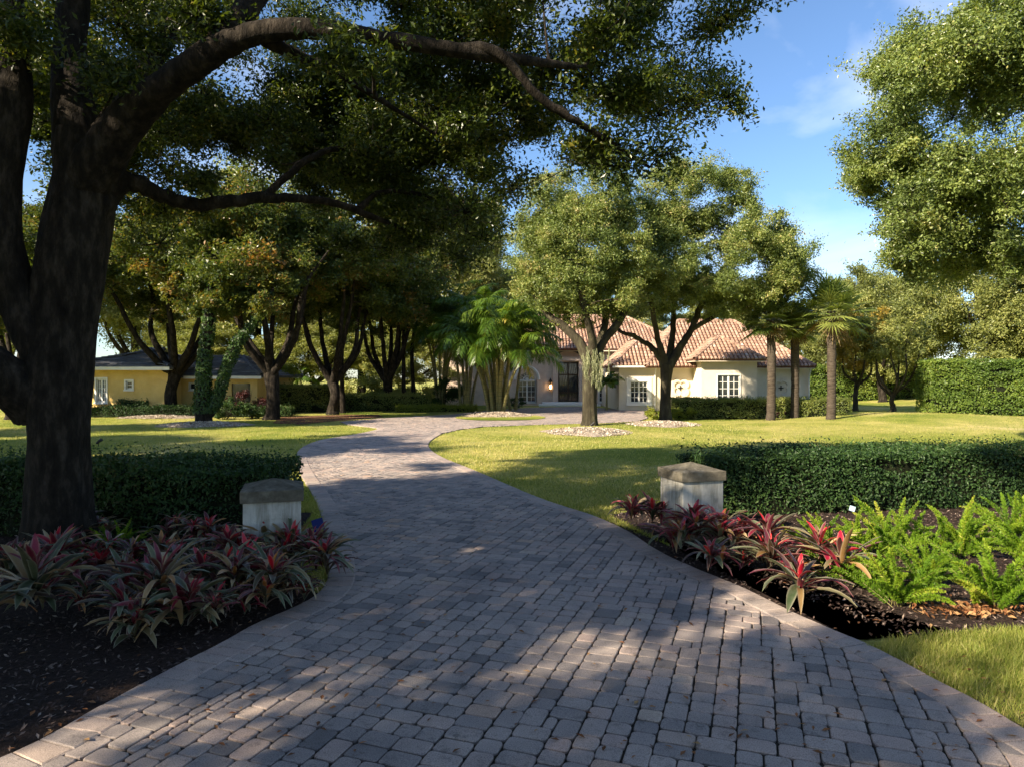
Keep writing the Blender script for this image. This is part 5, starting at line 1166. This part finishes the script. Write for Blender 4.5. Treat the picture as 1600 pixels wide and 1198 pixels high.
e0_, e1_ = PX(846, YM - 1.2), PX(925, YM - 1.2); em_ = (e0_ + e1_) / 2; E1, E2 = (e0_, YM - 1.1, eM + .02), (e1_, YM - 1.1, eM + .02); EP, EQ = (em_, YM + 1.2, eM + 1.75), (em_, YM + 4, eM + 1.75)
roof(H, hx, [[E1, E2, EP], [(e0_, YM + 3, eM + .02), E1, EP, EQ], [E2, (e1_, YM + 3, eM + .02), EQ, EP]], [(E1, EP), (E2, EP), (EP, EQ)], M['tile'], M['tilebase'], rr)
mb = MB(); mb.box(xm0 - .55, xm1 + 1, YM - .56, YM - .002, eM - .16, eM - .09); mb.build('soffit', M['stucco'], H, origin=hx)

# the yellow house on the left
yx = (-20.5, 40.5, 0); YH = empty('yellow_house', yx, 0); tag(YH, 'low yellow stucco house with grey tile roof behind the left trees', 'house')
y0 = 40.5; y1 = 42.2; zl = PZ(574, y0); zr = PZ(588, y1); xA, xB, xC = PX(110, y0), PX(262, y0), PX(402, y1)
wa = (PX(151, y0), PX(166, y0), PZ(628, y0), PZ(592, y0)); wb = (PX(197, y0), PX(207, y0), PZ(608, y0), PZ(595, y0)); wc = (PX(296, y1), PX(306, y1), PZ(609, y1), PZ(598, y1)); wd_ = (PX(362, y1), PX(391, y1), PZ(628, y1), PZ(599, y1))
mb = MB(); wallx(mb, xA, xB, y0, .3, -.1, zl, [wa, wb]); mb.box(xB - .3, xB, y0 + .3, y0 + 8, -.1, zl); wallx(mb, xB + .002, xC, y1, .3, -.1, zr, [wc, wd_]); mb.box(xC - .3, xC, y1 + .3, y1 + 7, -.1, zr)
mb.build('wall', M['yellow'], YH, origin=yx)
window(YH, yx, *wa, y0, 2, 5, .10, 'tall arched looking white window at the left'); window(YH, yx, *wb, y0, 1, 2, .09, 'small white framed window', leaves=1); window(YH, yx, *wc, y1, 1, 1, .03, 'small dark window', leaves=1)
mb = MB(); mb.box(wd_[0], wd_[1], y1 + .1, y1 + .12, wd_[2], wd_[3]); mb.build('wide_window', M['glass'], YH, origin=yx)
pl, rd = hip(xA - .6, xB + .4, y0 - .6, y0 + 8.6, zl, 1.2, xA + 3.5, xB - 3.4)
roof(YH, yx, pl, rd, M['slate'], M['slate'], rr, False, 1.3, .36)
pl, rd = hip(xB - 3, xC + .45, y1 - .6, y1 + 7.6, zr, 1.25, xB, xC - 2.2)
roof(YH, yx, pl, rd, M['slate'], M['slate'], rr, False, 1.3, .36)
mb = MB(); mb.box(xA - .62, xB + .42, y0 - .66, y0 - .60, zl - .17, zl + .02); mb.box(xB + .43, xC + .47, y1 - .66, y1 - .60, zr - .15, zr + .02); mb.build('fascia', M['trim'], YH, origin=yx)
mb = MB(); mb.box(xA - .5, xB + .3, y0 - .595, y0 - .002, zl - .16, zl - .12); mb.box(xB + .31, xC + .35, y1 - .595, y1 - .002, zr - .14, zr - .10); mb.build('soffit', M['trim'], YH, origin=yx)
